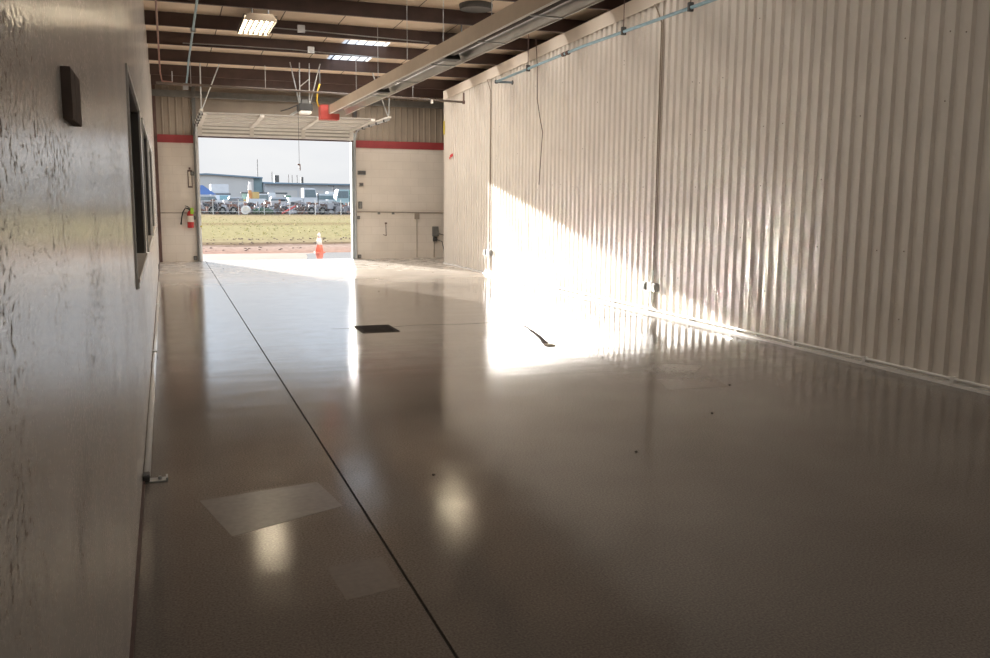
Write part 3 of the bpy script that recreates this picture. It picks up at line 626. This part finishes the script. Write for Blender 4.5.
jambbox(1.98, 2.07, 'dark switch on the left door jamb beside the narrow plate')
jambbox(.97, 1.05, 'dark switch on the left door jamb beside the fire extinguisher')
jambbox(.03, .13, 'small dark block at the foot of the left door jamb')
tag(MB().box(OX0-.04, OX0+.01, YB-.075, YB-.061, .80, .83).build('safety_clip', m_yel), 'tiny yellow clip on the left door jamb', 'clip')

# ------------------------------------------------------------------ things along the left wall
bc = thing('base_conduit', 'white pipe lying along the foot of the left wall', 'pipe', (XL+.02, 10, .015))
MB().tube([(XL+.021, 4.98, .02), (XL+.021, 8, .02), (XL+.024, 9.5, .02), (XL+.021, 16.5, .02)], .018, 8).build('pipe', m_whitepipe, bc, smooth=True)
for yy in (9.0, 13.0): MB().box(XL, XL+.044, yy-.015, yy+.015, 0, .042).build('strap', m_galv, bc)
be = thing('floor_bracket', 'small metal bracket on the floor at the end of the white pipe', 'bracket', (XL+.05, 4.92, 0))
MB().box(XL+.002, XL+.125, 4.895, 4.965, .001, .008).build('base_plate', m_galv, be)
MB().box(XL+.002, XL+.035, 4.885, 4.970, .008, .045).build('clamp', m_darkgrey, be, bevel=.004)
MB().tube([(XL+.085, 4.93, .008), (XL+.085, 4.93, .024)], .01, 8).build('bolt', m_galv, be)
MB().box(XL+.115, XL+.125, 4.895, 4.965, .008, .022).build('flange', m_galv, be)
MB().box(XL, XL+.012, -4.2, 22, 0, .018).build('baseboard_left', m_brown, kind='structure')
wb = thing('wall_sensor', 'small dark brown two-piece box on the left wall nearest the viewer', 'wall box', (XL, 1.94, 1.69))
m_plast = mat('dark brown plastic', (.20, .165, .15), .8, 0, .1, 30, spec=.02)
MB().box(XL, XL+.017, 1.86, 1.943, 1.64, 1.735).build('half', m_plast, wb, bevel=.001)
MB().box(XL, XL+.017, 1.945, 2.06, 1.64, 1.735).build('half', m_plast, wb, bevel=.001)
MB().tube([(XL, 2.075, 1.715), (XL+.008, 2.075, 1.715)], .006, 8).build('screw', m_whitepipe, wb)
pl = tag(MB().box(XL, XL+.012, 19.0, 19.12, .05, .16).build('wall_plate', m_darkgrey, bevel=.003), 'small dark plate low on the left wall near the door wall', 'plate')

# ------------------------------------------------------------------ things on the floor
m_grate = mat('dark iron grate', (.045, .035, .03), .75, 0, .2, 20, spec=.1)
gr = thing('floor_drain', 'dark rectangular grate in the shiny floor between the long joint and the ribbed wall', 'floor drain', (2.24, 10.08, 0))
gx0, gx1, gy0, gy1 = 2.05, 2.43, 9.83, 10.34
MB().box(gx0, gx1, gy0, gy1, .0002, .002).build('shade_plate', m_joint, gr)  # flat dark plate, its colour standing in for the shaded hollow below
MB().box(gx0-.02, gx0+.015, gy0-.02, gy1+.02, .0003, .007).box(gx1-.015, gx1+.02, gy0-.02, gy1+.02, .0003, .007).box(gx0+.015, gx1-.015, gy0-.02, gy0+.015, .0003, .007).box(gx0+.015, gx1-.015, gy1-.015, gy1+.02, .0003, .007).build('frame', m_grate, gr)
for k in range(9): MB().box(gx0+.015, gx1-.015, gy0+.035+k*.052, gy0+.055+k*.052, .002, .006).build('bar', m_grate, gr)
gg = MB(); pts = [(3.93, 9.55, .01), (3.91, 9.4, .025), (3.87, 9.2, .022), (3.83, 9.0, .032), (3.78, 8.8, .03), (3.72, 8.58, .045), (3.69, 8.46, .02)]
for (x, y, w), (x2, y2, w2) in zip(pts, pts[1:]): gg.hexa([(x-w, y, 0), (x2-w2, y2, 0), (x2+w2*.8, y2, 0), (x+w*.8, y, 0)], [(x-w*.8, y, .006), (x2-w2*.8, y2, .006), (x2+w2*.6, y2, .006), (x+w*.6, y, .006)])
gt = thing('debris_strip', 'dark ragged strip lying on the shiny floor in front of the lit wall', 'debris', (3.85, 9.1, 0))
gg.build('strip', mat('dark torn strip', (.05, .035, .025), .7, 0, .3, 30), gt)
MB().tube([(3.93, 9.56, .006), (3.97, 9.68, .008), (3.96, 9.78, .006)], .006, 6).build('torn_end', m_brown, gt)
MB().box(3.65, 3.74, 8.36, 8.46, .001, .012).build('pale_end', m_paper, gt)
crumb = None
m_crumb = mat('dark crumb', (.06, .045, .035), .8)
for x, y_ in ((4.85, 19.2), (4.62, 19.6), (5.1, 17.6), (3.2, 14.2), (4.3, 6.1), (2.6, 4.6), (3.6, 5.3), (1.32, 4.55), (2.0, 16.8), (5.2, 18.6), (3.9, 7.6), (1.1, 19.6)):
    if crumb is None:
        crumb = MB().lathe([(.006, 0), (.011, .004), (.008, .008), (.002, .010)], (0, 0, 0), 7).build('debris_crumb', m_crumb); tag(crumb, 'small dark crumb of debris lying on the shiny floor', 'debris', 'crumbs on the floor'); c = crumb
    else:
        c = crumb.copy(); COL.objects.link(c)
    c.location = (x, y_, 0); c.rotation_euler = (0, 0, random.uniform(0, 6))

# ------------------------------------------------------------------ outside
MB().box(-4, 14, 22.3, 25.0, -.3, -.012).build('apron', m_conc, kind='structure')
gd = MB(); bm = gd.bm
rows = [(24.9, -.03), (27, -.02), (33, -.03), (60, -.03), (80, -.03), (84, -.03), (100, 0), (130, 0), (600, 0)]
vs = []
for y_, z in rows: vs.append([bm.verts.new((x, y_, z)) for x in (-250, -60, -20, 0, 20, 60, 120, 400)])
for a, b in zip(vs, vs[1:]):
    for k in range(7): bm.faces.new((a[k], a[k+1], b[k+1], b[k]))
gd.build('ground', m_ground, kind='structure')
pu = MB(); cp = [(3.25, 22.5), (4.2, 22.35), (5.2, 22.6), (5.9, 23.6), (5.6, 24.7), (4.7, 24.97), (3.85, 24.95), (3.5, 24.3), (3.4, 23.3)]
pu.prism(cp, 'z', -.012, -.009); tag(pu.build('puddle', m_water), 'shallow puddle on the concrete just outside the door', 'puddle')
cn = thing('traffic_cone', 'orange traffic cone with a white collar standing outside the door', 'traffic cone', (4.0, 25.15, -.012))
MB().box(3.86, 4.14, 25.01, 25.29, -.028, .012).build('base', m_cone, cn, bevel=.008)
MB().lathe([(.115, .012), (.075, .22), (.045, .40), (.025, .53), (.02, .54)], (4.0, 25.15, 0), 20).build('cone_body', m_cone, cn, smooth=True)
MB().lathe([(.083, .20), (.050, .39)], (4.0, 25.15, 0), 20).build('collar', m_collar, cn, smooth=True)
MB().lathe([(.046, .405), (.026, .53)], (4.0, 25.15, 0), 20).build('collar', m_collar, cn, smooth=True)

# clods and tufts
m_clod = mat('dark soil clods', (.16, .10, .07), .95, 0, .3, 3)
cl = MB()
for k in range(420):
    band = random.choice((27.4, 30.5, 33.5, 33.8, 52.)); X = random.uniform(-2, 16)*band/33; Y = band+random.gauss(0, .5); r_ = random.uniform(.015, .045)
    cl.lathe([(r_, 0), (r_*1.1, r_*.4), (r_*.4, r_*.8)], (X, Y, -.03), 5)
tag(cl.build('soil_clods', m_clod, kind='stuff'), 'rows of dark soil clods across the bare dirt', 'soil')
m_tuft = mat('dry yellow green grass', (.62, .54, .27), 1, 0, .25, 2, spec=0.)
tf = MB()
for k in range(1200):
    Y = random.uniform(35, 80); X = random.uniform(-.02, .3)*Y; h_ = random.uniform(.015, .05); w_ = random.uniform(.02, .07); a_ = random.uniform(0, pi)
    tf.face([(X-w_*cos(a_), Y-w_*sin(a_), -.03), (X+w_*cos(a_), Y+w_*sin(a_), -.03), (X+random.uniform(-.05, .05), Y, h_)])
tag(tf.build('grass', m_tuft, kind='stuff'), 'dry yellowish grass over the field beyond the dirt', 'grass')

# far buildings
m_bA = mat('tan grey metal siding', (.56, .54, .51), .6, 0, .04, .3); m_bB = mat('pale grey metal siding', (.50, .51, .52), .6, 0, .04, .3); m_roofb = mat('blue grey roof', (.22, .29, .35), .9, 0, .05, .3, spec=0.); m_teal = mat('teal shaded siding', (.27, .36, .37), .6, 0, .05, .3)
YBL = 190
def wx(u): return at(u, 197, YBL).x
def hz(u, v): return at(u, v, YBL).z
A = thing('warehouse', 'tall tan warehouse with a low gabled roof, leftmost beyond the yard', 'building', (wx(230), YBL, 0))
x0, x1, x2, x3 = wx(150), wx(207), wx(254), wx(263)
MB().prism([(x0, 0), (x2, 0), (x2, hz(254, 178)), (x1, hz(207, 174.6)), (x0, hz(150, 178))], 'y', YBL, YBL+40).build('wall', m_bA, A)
MB().prism([(x0-.5, hz(150, 178)), (x1, hz(207, 174.6)), (x3, hz(263, 178.6)), (x3, hz(263, 177.2)), (x1, hz(207, 173.2)), (x0-.5, hz(150, 176.6))], 'y', YBL-.6, YBL+40).build('roof', m_roofb, A)
MB().prism([(x2, 0), (x3, 0), (x3, hz(263, 178.4)), (x2, hz(254, 177.8))], 'y', YBL+.5, YBL+40).build('shaded_wall', m_teal, A)  # shadowed stretch of the warehouse, its shade put into the teal colour
B = thing('warehouse', 'long low grey warehouse with a blue grey roof edge, right of the tan one', 'building', (wx(320), YBL-2, 0))
x4, x5 = wx(263.6), wx(420)
MB().prism([(x4, 0), (x5, 0), (x5, hz(420, 186.5)), (x4, hz(266, 183.5))], 'y', YBL-2, YBL+28).build('wall', m_bB, B)
MB().hexa([(x4, YBL-3, hz(266, 184)), (x5, YBL-3, hz(420, 186.8)), (x5, YBL+26, hz(420, 186.2)), (x4, YBL+26, hz(266, 181))], [(x4, YBL-3, hz(266, 182.6)), (x5, YBL-3, hz(420, 185.4)), (x5, YBL+26, hz(420, 184.6)), (x4, YBL+26, hz(266, 179.6))]).build('roof', m_roofb, B)
for u, dx in ((285, 4.5), (310, 5.0), (335, 4.0)):
    xx = wx(u); MB().box(xx-dx/2, xx+dx/2, YBL-2.1, YBL-2.0, 0, 2.9).build('shutter', m_bA, B)
def pole(u, v0, v1, Y, r, label, arm=0):
    a = at(u, v0, Y); b = at(u, v1, Y)
    p = thing('light_pole' if arm else 'mast', label, 'pole', (a.x, Y, .8))
    MB().tube([(a.x, Y, .8), (a.x, Y, b.z)], r, 6).build('post', m_darkgrey, p)
    if arm: MB().box(a.x-arm, a.x+arm*.2, Y-.1, Y+.1, b.z, b.z+.15).build('arm', m_darkgrey, p)
    else: MB().tube([(a.x, Y, .8), (a.x, Y, 1.3)], r*2, 6).build('base', m_darkgrey, p)
pole(258.3, 197, 156, 240, .10, 'tallest thin mast behind the tan warehouse roof')
pole(272.5, 197, 168.5, 245, .10, 'thin mast left of the rooftop box')
pole(289, 197, 171.5, 245, .10, 'first of the two paired masts right of the rooftop box')
pole(292.5, 197, 172, 245, .10, 'second of the two paired masts right of the rooftop box')
pole(297.5, 197, 172, 245, .10, 'thin mast alone between the paired masts and the stubby vent stack')
pole(333.5, 199, 181.5, 150, .06, 'short light pole with an arm before the grey warehouse', .9)
rb = at(276.3, 175.3, 236); tag(MB().box(rb.x-.55, rb.x+.55, 235, 237, 0, rb.z).build('rooftop_unit', m_darkgrey), 'dark square rooftop unit above the grey warehouse', 'rooftop unit')
rb = at(302, 177, 236); tag(MB().box(rb.x-.3, rb.x+.3, 235.7, 236.3, 0, rb.z).build('vent_stack', m_darkgrey), 'stubby dark vent stack above the grey warehouse roof', 'vent stack')

# fence in front of the yard
m_post = mat('pale fence post', (.62, .62, .60), .5)
FY = 80
fn = thing('yard_fence', 'low pale post and rail fence along the near edge of the yard', 'fence', (at(275, 212, FY).x, FY, 0))
fx0, fx1 = at(196, 208, FY).x, at(356, 208, FY).x
for k in range(7):
    x = at(213+k*25.6, 208, FY).x; MB().tube([(x, FY, -.05), (x, FY, 1.32)], .03, 6).build('post', m_post, fn)
MB().tube([(fx0, FY, 1.12), (fx1, FY, 1.12)], .018, 6).build('rail', m_post, fn)
MB().tube([(fx0, FY, .25), (fx1, FY, .25)], .02, 6).build('rail', m_post, fn)
wm = MB(); x = fx0
while x < fx1:
    wm.tube([(x, FY, .1), (x+.9, FY, 1.1)], .004, 3); wm.tube([(x+.9, FY, .1), (x, FY, 1.1)], .004, 3); x += .3
wm.build('mesh', m_galv, fn)

# jumble of scrap behind the fence
m_scr = [mat('scrap '+n, c, .7, .1, .2, 2) for n, c in (('brown', (.15, .10, .08)), ('grey', (.26, .25, .26)), ('rust', (.28, .14, .10)), ('dark', (.07, .07, .075)), ('pale', (.48, .47, .48)))]
sm = MB()
for k in range(900):
    sm.mi = k % 5
    Y = random.uniform(84.5, 97); X = at(random.uniform(196, 356), 205, Y).x; g = -.03
    sx, sy_, sz = random.uniform(.1, .7), random.uniform(.1, .5), random.uniform(.1, .55); z0 = g + random.uniform(0, .85)*random.random()
    a_ = random.uniform(-.5, .5); tilt = random.uniform(-.3, .3)
    q = [(-sx/2, -sy_/2), (sx/2, -sy_/2), (sx/2, sy_/2), (-sx/2, sy_/2)]
    lo = [(X+u_*cos(a_)-v_*sin(a_), Y+u_*sin(a_)+v_*cos(a_), z0+u_*tilt) for u_, v_ in q]; hi = [(p[0]+random.uniform(-.1, .1), p[1], p[2]+sz) for p in lo]
    sm.hexa(lo, hi)
so = sm.build('scrap_heap', m_scr[0], kind='stuff')
for m_ in m_scr[1:]: so.data.materials.append(m_)
tag(so, 'jumbled heap of brown and grey scrap parts piled behind the low fence', 'scrap')
# a few readable pieces in front of the heap
def wheel_tube(x, y, z, r, w, ang):
    d = Vector((cos(ang), sin(ang), 0))*(w/2); c = Vector((x, y, z)); return MB().tube([c-d, c+d], r, 12)
p = at(246, 212, 82); dr = thing('steel_drum', 'white round drum end standing in front of the scrap heap', 'drum', (p.x, 82, .05))
wheel_tube(p.x, 82, .36, .38, 1.0, pi/2-.2).build('shell', m_white, dr); wheel_tube(p.x, 81.49, .36, .30, .02, pi/2-.2).build('lid', m_paper, dr)
p = at(261, 212, 81.6); tp = thing('tarp_bundle', 'long dark green tarp bundle lying right of the white drum', 'tarp', (p.x, 81.6, .03))
MB().tube([(p.x-.7, 81.6, .25), (p.x, 81.5, .32), (p.x+.7, 81.7, .28), (p.x+1.1, 81.7, .2)], [.2, .28, .25, .12], 8).build('bundle', mat('dark green tarp', (.07, .11, .07), .7), tp, smooth=True); MB().tube([(p.x-.2, 81.55, .3), (p.x-.14, 81.55, .3)], .29, 8).build('strap', m_galv, tp)
p = at(289, 209, 82); rp = thing('red_pipe', 'red pipe leaning on the scrap heap behind the fence', 'pipe', (p.x, 82, .6))
MB().tube([(p.x-.6, 82, .09), (p.x+.6, 82.2, .72)], .09, 8).build('pipe', m_redbox, rp); wheel_tube(p.x-.58, 82, .13, .13, .06, .1).build('flange', m_redbox, rp)
for u in (212, 222, 233, 311, 322):
    p = at(u, 208, 82.5); ty = thing('tyre', 'dark worn tyre standing among the scrap behind the fence', 'tyre', (p.x, 82.5, .05), 'tyres in the scrap')
    wheel_tube(p.x, 82.5, .32, .34, .24, pi/2+.3).build('tread', m_black, ty); wheel_tube(p.x, 82.5, .32, .17, .26, pi/2+.3).build('hub', m_grey, ty)

# vehicles
m_vglass = mat('tinted vehicle glass', (.16, .21, .23), .12)
def paint(n, c): return mat(n, c, .35, 0, .06, 1)
vw, vb, vs_, vt_, vo, vy, vg, vd = paint('white paint', (.60, .62, .64)), paint('blue canopy', (.10, .17, .36)), paint('silver paint', (.50, .52, .55)), paint('teal paint', (.38, .52, .53)), paint('orange paint', (.62, .30, .12)), paint('yellow paint', (.60, .42, .16)), paint('green paint', (.12, .25, .16)), paint('dark paint', (.08, .085, .09))
def wheels(root, x, y, z, L, w, r, side=True):
    for sx in (-1, 1):
        for sy in (-1, 1):
            wheel_tube(x+sx*L*.32, y+sy*w*.46, z+r, r, .22, pi/2).build('wheel', m_black, root)
def sedan(u, Y, m_, label, L=4.4, H=1.5, z=.8, name='car', cat='car', cabin=(-.30, .22)):
    x = at(u, 200, Y).x; r = thing(name, label, cat, (x, Y, z)); w = 1.75
    def pr(pts, a, b): return MB().prism([(x+p*L, z+q*H) for p, q in pts], 'y', Y-a, Y+b)
    pr([(-.5, .22), (.5, .22), (.5, .5), (.46, .58), (-.47, .6), (-.5, .5)], w/2, w/2).build('body', m_, r, bevel=.05)
    pr([(cabin[0]-.04, .62), (cabin[1]+.08, .62), (cabin[1]+.01, .88), (cabin[0]+.02, .88)], w*.44, w*.44).build('side_window', m_vglass, r)
    pr([(cabin[0]+.01, .86), (cabin[1]+.01, .86), (cabin[1]-.02, 1.0), (cabin[0]+.04, 1.0)], w*.42, w*.42).build('roof', m_, r)
    wheels(r, x, Y, z, L, w, .32); return r
def truck(u, Y, m_, mbox, label, L=5.5, boxL=.62, boxH=3.1, cabH=2.2, z=.8, name='truck', face=1):
    x = at(u, 200, Y).x; r = thing(name, label, 'truck', (x, Y, z)); w = 2.3; s = face
    def bx(p0, p1, q0, q1, a): 
        xa, xb = sorted((x+s*p0*L, x+s*p1*L)); return MB().box(xa, xb, Y-a, Y+a, z+q0, z+q1)
    bx(-.5, .5, .5, .75, .5).build('chassis', m_darkgrey, r)
    if boxH: bx(-.5, -.5+boxL, .8, boxH, w/2).build('cargo_box', mbox, r, bevel=.04)
    MB().prism([(x+s*(-.5+boxL+.02)*L, z+.6), (x+s*.5*L, z+.6), (x+s*.5*L, z+cabH*.55), (x+s*.42*L, z+cabH), (x+s*(-.5+boxL+.02)*L, z+cabH)], 'y', Y-w*.46, Y+w*.46).build('cab', m_, r, bevel=.04)
    cw0 = (-.5+boxL+.06); MB().prism([(x+s*cw0*L, z+cabH*.58), (x+s*.46*L, z+cabH*.58), (x+s*.41*L, z+cabH*.93), (x+s*cw0*L, z+cabH*.93)], 'y', Y-w*.47, Y+w*.47).build('cab_window', m_vglass, r)
    wheels(r, x, Y, z, L, w, .45); return r
# canopy tent
p = at(203, 200, 122); tn = thing('canopy_tent', 'blue peaked canopy tent at the left edge of the yard', 'tent', (p.x, 122, .8))
MB().hexa([(p.x-1.6, 120.4, 2.55), (p.x+1.6, 120.4, 2.55), (p.x+1.6, 123.6, 2.55), (p.x-1.6, 123.6, 2.55)], [(p.x-.3, 121.8, 3.75), (p.x+.05, 121.8, 3.75), (p.x+.05, 122.2, 3.75), (p.x-.3, 122.2, 3.75)]).build('canopy', vb, tn)
for sx in (-1.5, 1.5):
    for sy in (-1.5, 1.5): MB().tube([(p.x+sx, 122+sy, .8), (p.x+sx, 122+sy, 2.55)], .05, 6).build('leg', m_white, tn)
p = at(220.5, 200, 131); bt = thing('truck', 'white box truck facing the door, parked right of the blue canopy', 'truck', (p.x, 131, .8))
MB().box(p.x-1.25, p.x+1.1, 130, 135, 2.75, 4.0).box(p.x-1.2, p.x+1.05, 130.3, 135, 1.4, 2.75).build('cargo_box', vw, bt, bevel=.04)
MB().box(p.x-.9, p.x+1.3, 129.7, 131, 2.55, 2.75).build('dark_strip', vd, bt)  # dark strip between the cargo box and the cab
MB().prism([(128.6, 1.2), (130.2, 1.2), (130.2, 2.55), (129.3, 2.55), (128.7, 1.95)], 'x', p.x-.75, p.x+1.2).build('cab', vw, bt, bevel=.04)
MB().hexa([(p.x-.2, 128.68, 1.85), (p.x+.95, 128.68, 1.85), (p.x+.95, 129.2, 2.45), (p.x-.2, 129.2, 2.45)], [(p.x-.2, 128.64, 1.9), (p.x+.95, 128.64, 1.9), (p.x+.95, 129.16, 2.5), (p.x-.2, 129.16, 2.5)]).build('windshield', mat('teal windshield', (.22, .36, .38), .3), bt)
for sx in (-.7, 1.0):
    for yy in (129.4, 134.0): wheel_tube(p.x+sx, yy, 1.25, .45, .25, 0).build('wheel', m_black, bt)
sedan(208, 117, vs_, 'pale blue grey car under the blue canopy', 3.6, 1.7)
sedan(236, 120, vs_, 'small silver car right of the white box truck', 3.2, 1.5)
# loader
p = at(245, 200, 124); ld = thing('wheel_loader', 'yellow wheel loader with a dark roofed green glass cab', 'loader', (p.x, 124, .8))
MB().box(p.x-1.2, p.x+1.0, 123, 125, 1.2, 2.0).build('body', vy, ld, bevel=.06); MB().box(p.x-.4, p.x+.6, 123.2, 124.8, 2.0, 2.75).build('cab_glass', mat('greenish cab glass', (.35, .5, .42), .2), ld)
MB().box(p.x-.55, p.x+.75, 123.1, 124.9, 2.75, 2.9).build('cab_roof', vd, ld); wheels(ld, p.x, 124, .8, 2.6, 1.8, .5)
MB().prism([(p.x-1.9, .9), (p.x-1.2, .9), (p.x-1.2, 1.7), (p.x-1.6, 1.6)], 'y', 123, 125).build('bucket', vy, ld)
# excavator
p = at(251, 200, 112); xc = thing('excavator', 'excavator with its pale boom raised straight up', 'excavator', (p.x+.6, 112, .8))
MB().box(p.x-.4, p.x+1.7, 111, 113, 1.4, 2.1).build('body', vw, xc, bevel=.06); MB().box(p.x+.1, p.x+.9, 111.1, 112.1, 2.1, 2.9).build('cab', vy, xc, bevel=.05)
for sy in (-1, .6): MB().box(p.x-.7, p.x+1.9, 112+sy, 112+sy+.4, .8, 1.3).build('crawler_track', vd, xc, bevel=.08)
bo = MB().prism([(p.x-.25, 1.8), (p.x+.2, 1.8), (p.x+.05, 3.3), (p.x-.3, 3.2)], 'y', 111.8, 112.1).build('boom', vo, xc)
MB().prism([(p.x-.32, 3.1), (p.x+.1, 3.1), (p.x+.05, 4.1), (p.x-.2, 4.1)], 'y', 111.75, 112.15).build('stick', m_white, bo)
truck(259.5, 116, vw, vw, 'white cab truck without a box right of the raised boom', L=3.0, boxL=.12, boxH=0, cabH=1.9, face=-1)
p = at(269, 200, 122); tc_ = thing('tractor', 'orange tractor under a long dark awning at the yard centre', 'tractor', (p.x, 122, .8))
MB().box(p.x-.9, p.x+.9, 121.3, 122.7, 1.3, 2.2).build('body', vo, tc_, bevel=.06); MB().box(p.x-.1, p.x+.8, 121.4, 122.6, 2.2, 2.9).build('cab', vw, tc_, bevel=.05); wheels(tc_, p.x, 122, .8, 2.4, 1.6, .5)
p = at(272, 193, 130); aw = thing('awning', 'long thin dark awning behind the orange tractor', 'awning', (p.x, 130, .8))
MB().box(p.x-2.2, p.x+2.0, 129, 131, 2.75, 2.95).build('roof', vd, aw)
for sx in (-2, 1.8): MB().tube([(p.x+sx, 130, .8), (p.x+sx, 130, 2.75)], .06, 6).build('post', vd, aw)
sedan(286, 127, vg, 'dark green pickup left of the large white truck', 3.0, 1.75, name='pickup', cat='pickup', cabin=(-.1, .2))
sedan(279, 106, vs_, 'low grey car in front of the orange tractor', 3.4, 1.5)
truck(302, 110, vw, vw, 'large white flatbed truck with a tall square cab at centre right', L=3.4, boxL=.5, boxH=1.5, cabH=2.6)
p = at(313, 200, 112); mc = thing('scrap_loader', 'dark upright machine beside the large white truck', 'machine', (p.x, 112, .8))
MB().box(p.x-.5, p.x+.5, 111.5, 112.5, .8, 1.9).build('body', vd, mc, bevel=.05); MB().box(p.x-.75, p.x-.55, 111.8, 112.2, .8, 2.9).build('mast', vd, mc); MB().box(p.x+.5, p.x+.66, 111.8, 112.2, .8, 2.8).build('mast', vd, mc)
sedan(326, 116, vs_, 'pale blue van with dark windows right of the dark machine', 3.0, 2.0, name='van', cat='van', cabin=(-.40, .35))
truck(335, 124, vw, vw, 'white camper van just left of the teal truck', L=2.2, boxL=.7, boxH=2.3, cabH=1.7)
truck(347, 112, vt_, vt_, 'teal truck at the right edge of the doorway view', L=3.0, boxL=.45, boxH=1.9, cabH=2.5, face=-1)
p = at(348.5, 187, 150); tr2 = thing('tree', 'small round green tree at the right edge behind the teal truck', 'tree', (p.x, 150, .8))
MB().lathe([(.2, 2.0), (.6, 2.3), (.75, 2.8), (.55, 3.3), (.1, 3.6)], (p.x, 150, 0), 10).build('foliage', mat('tree leaves', (.12, .26, .2), .9, 0, .3, 4), tr2, smooth=True); MB().tube([(p.x, 150, .8), (p.x, 150, 2.1)], .1, 6).build('trunk', m_brown, tr2)

# yard things are modelled 0.8 m up: set them down on the ground
for o in COL.objects:
    if o.parent is None and o.type == 'EMPTY' and abs(o.location.z-.8) < 1e-6 and o.location.y > 100:
        o.location.z = 0
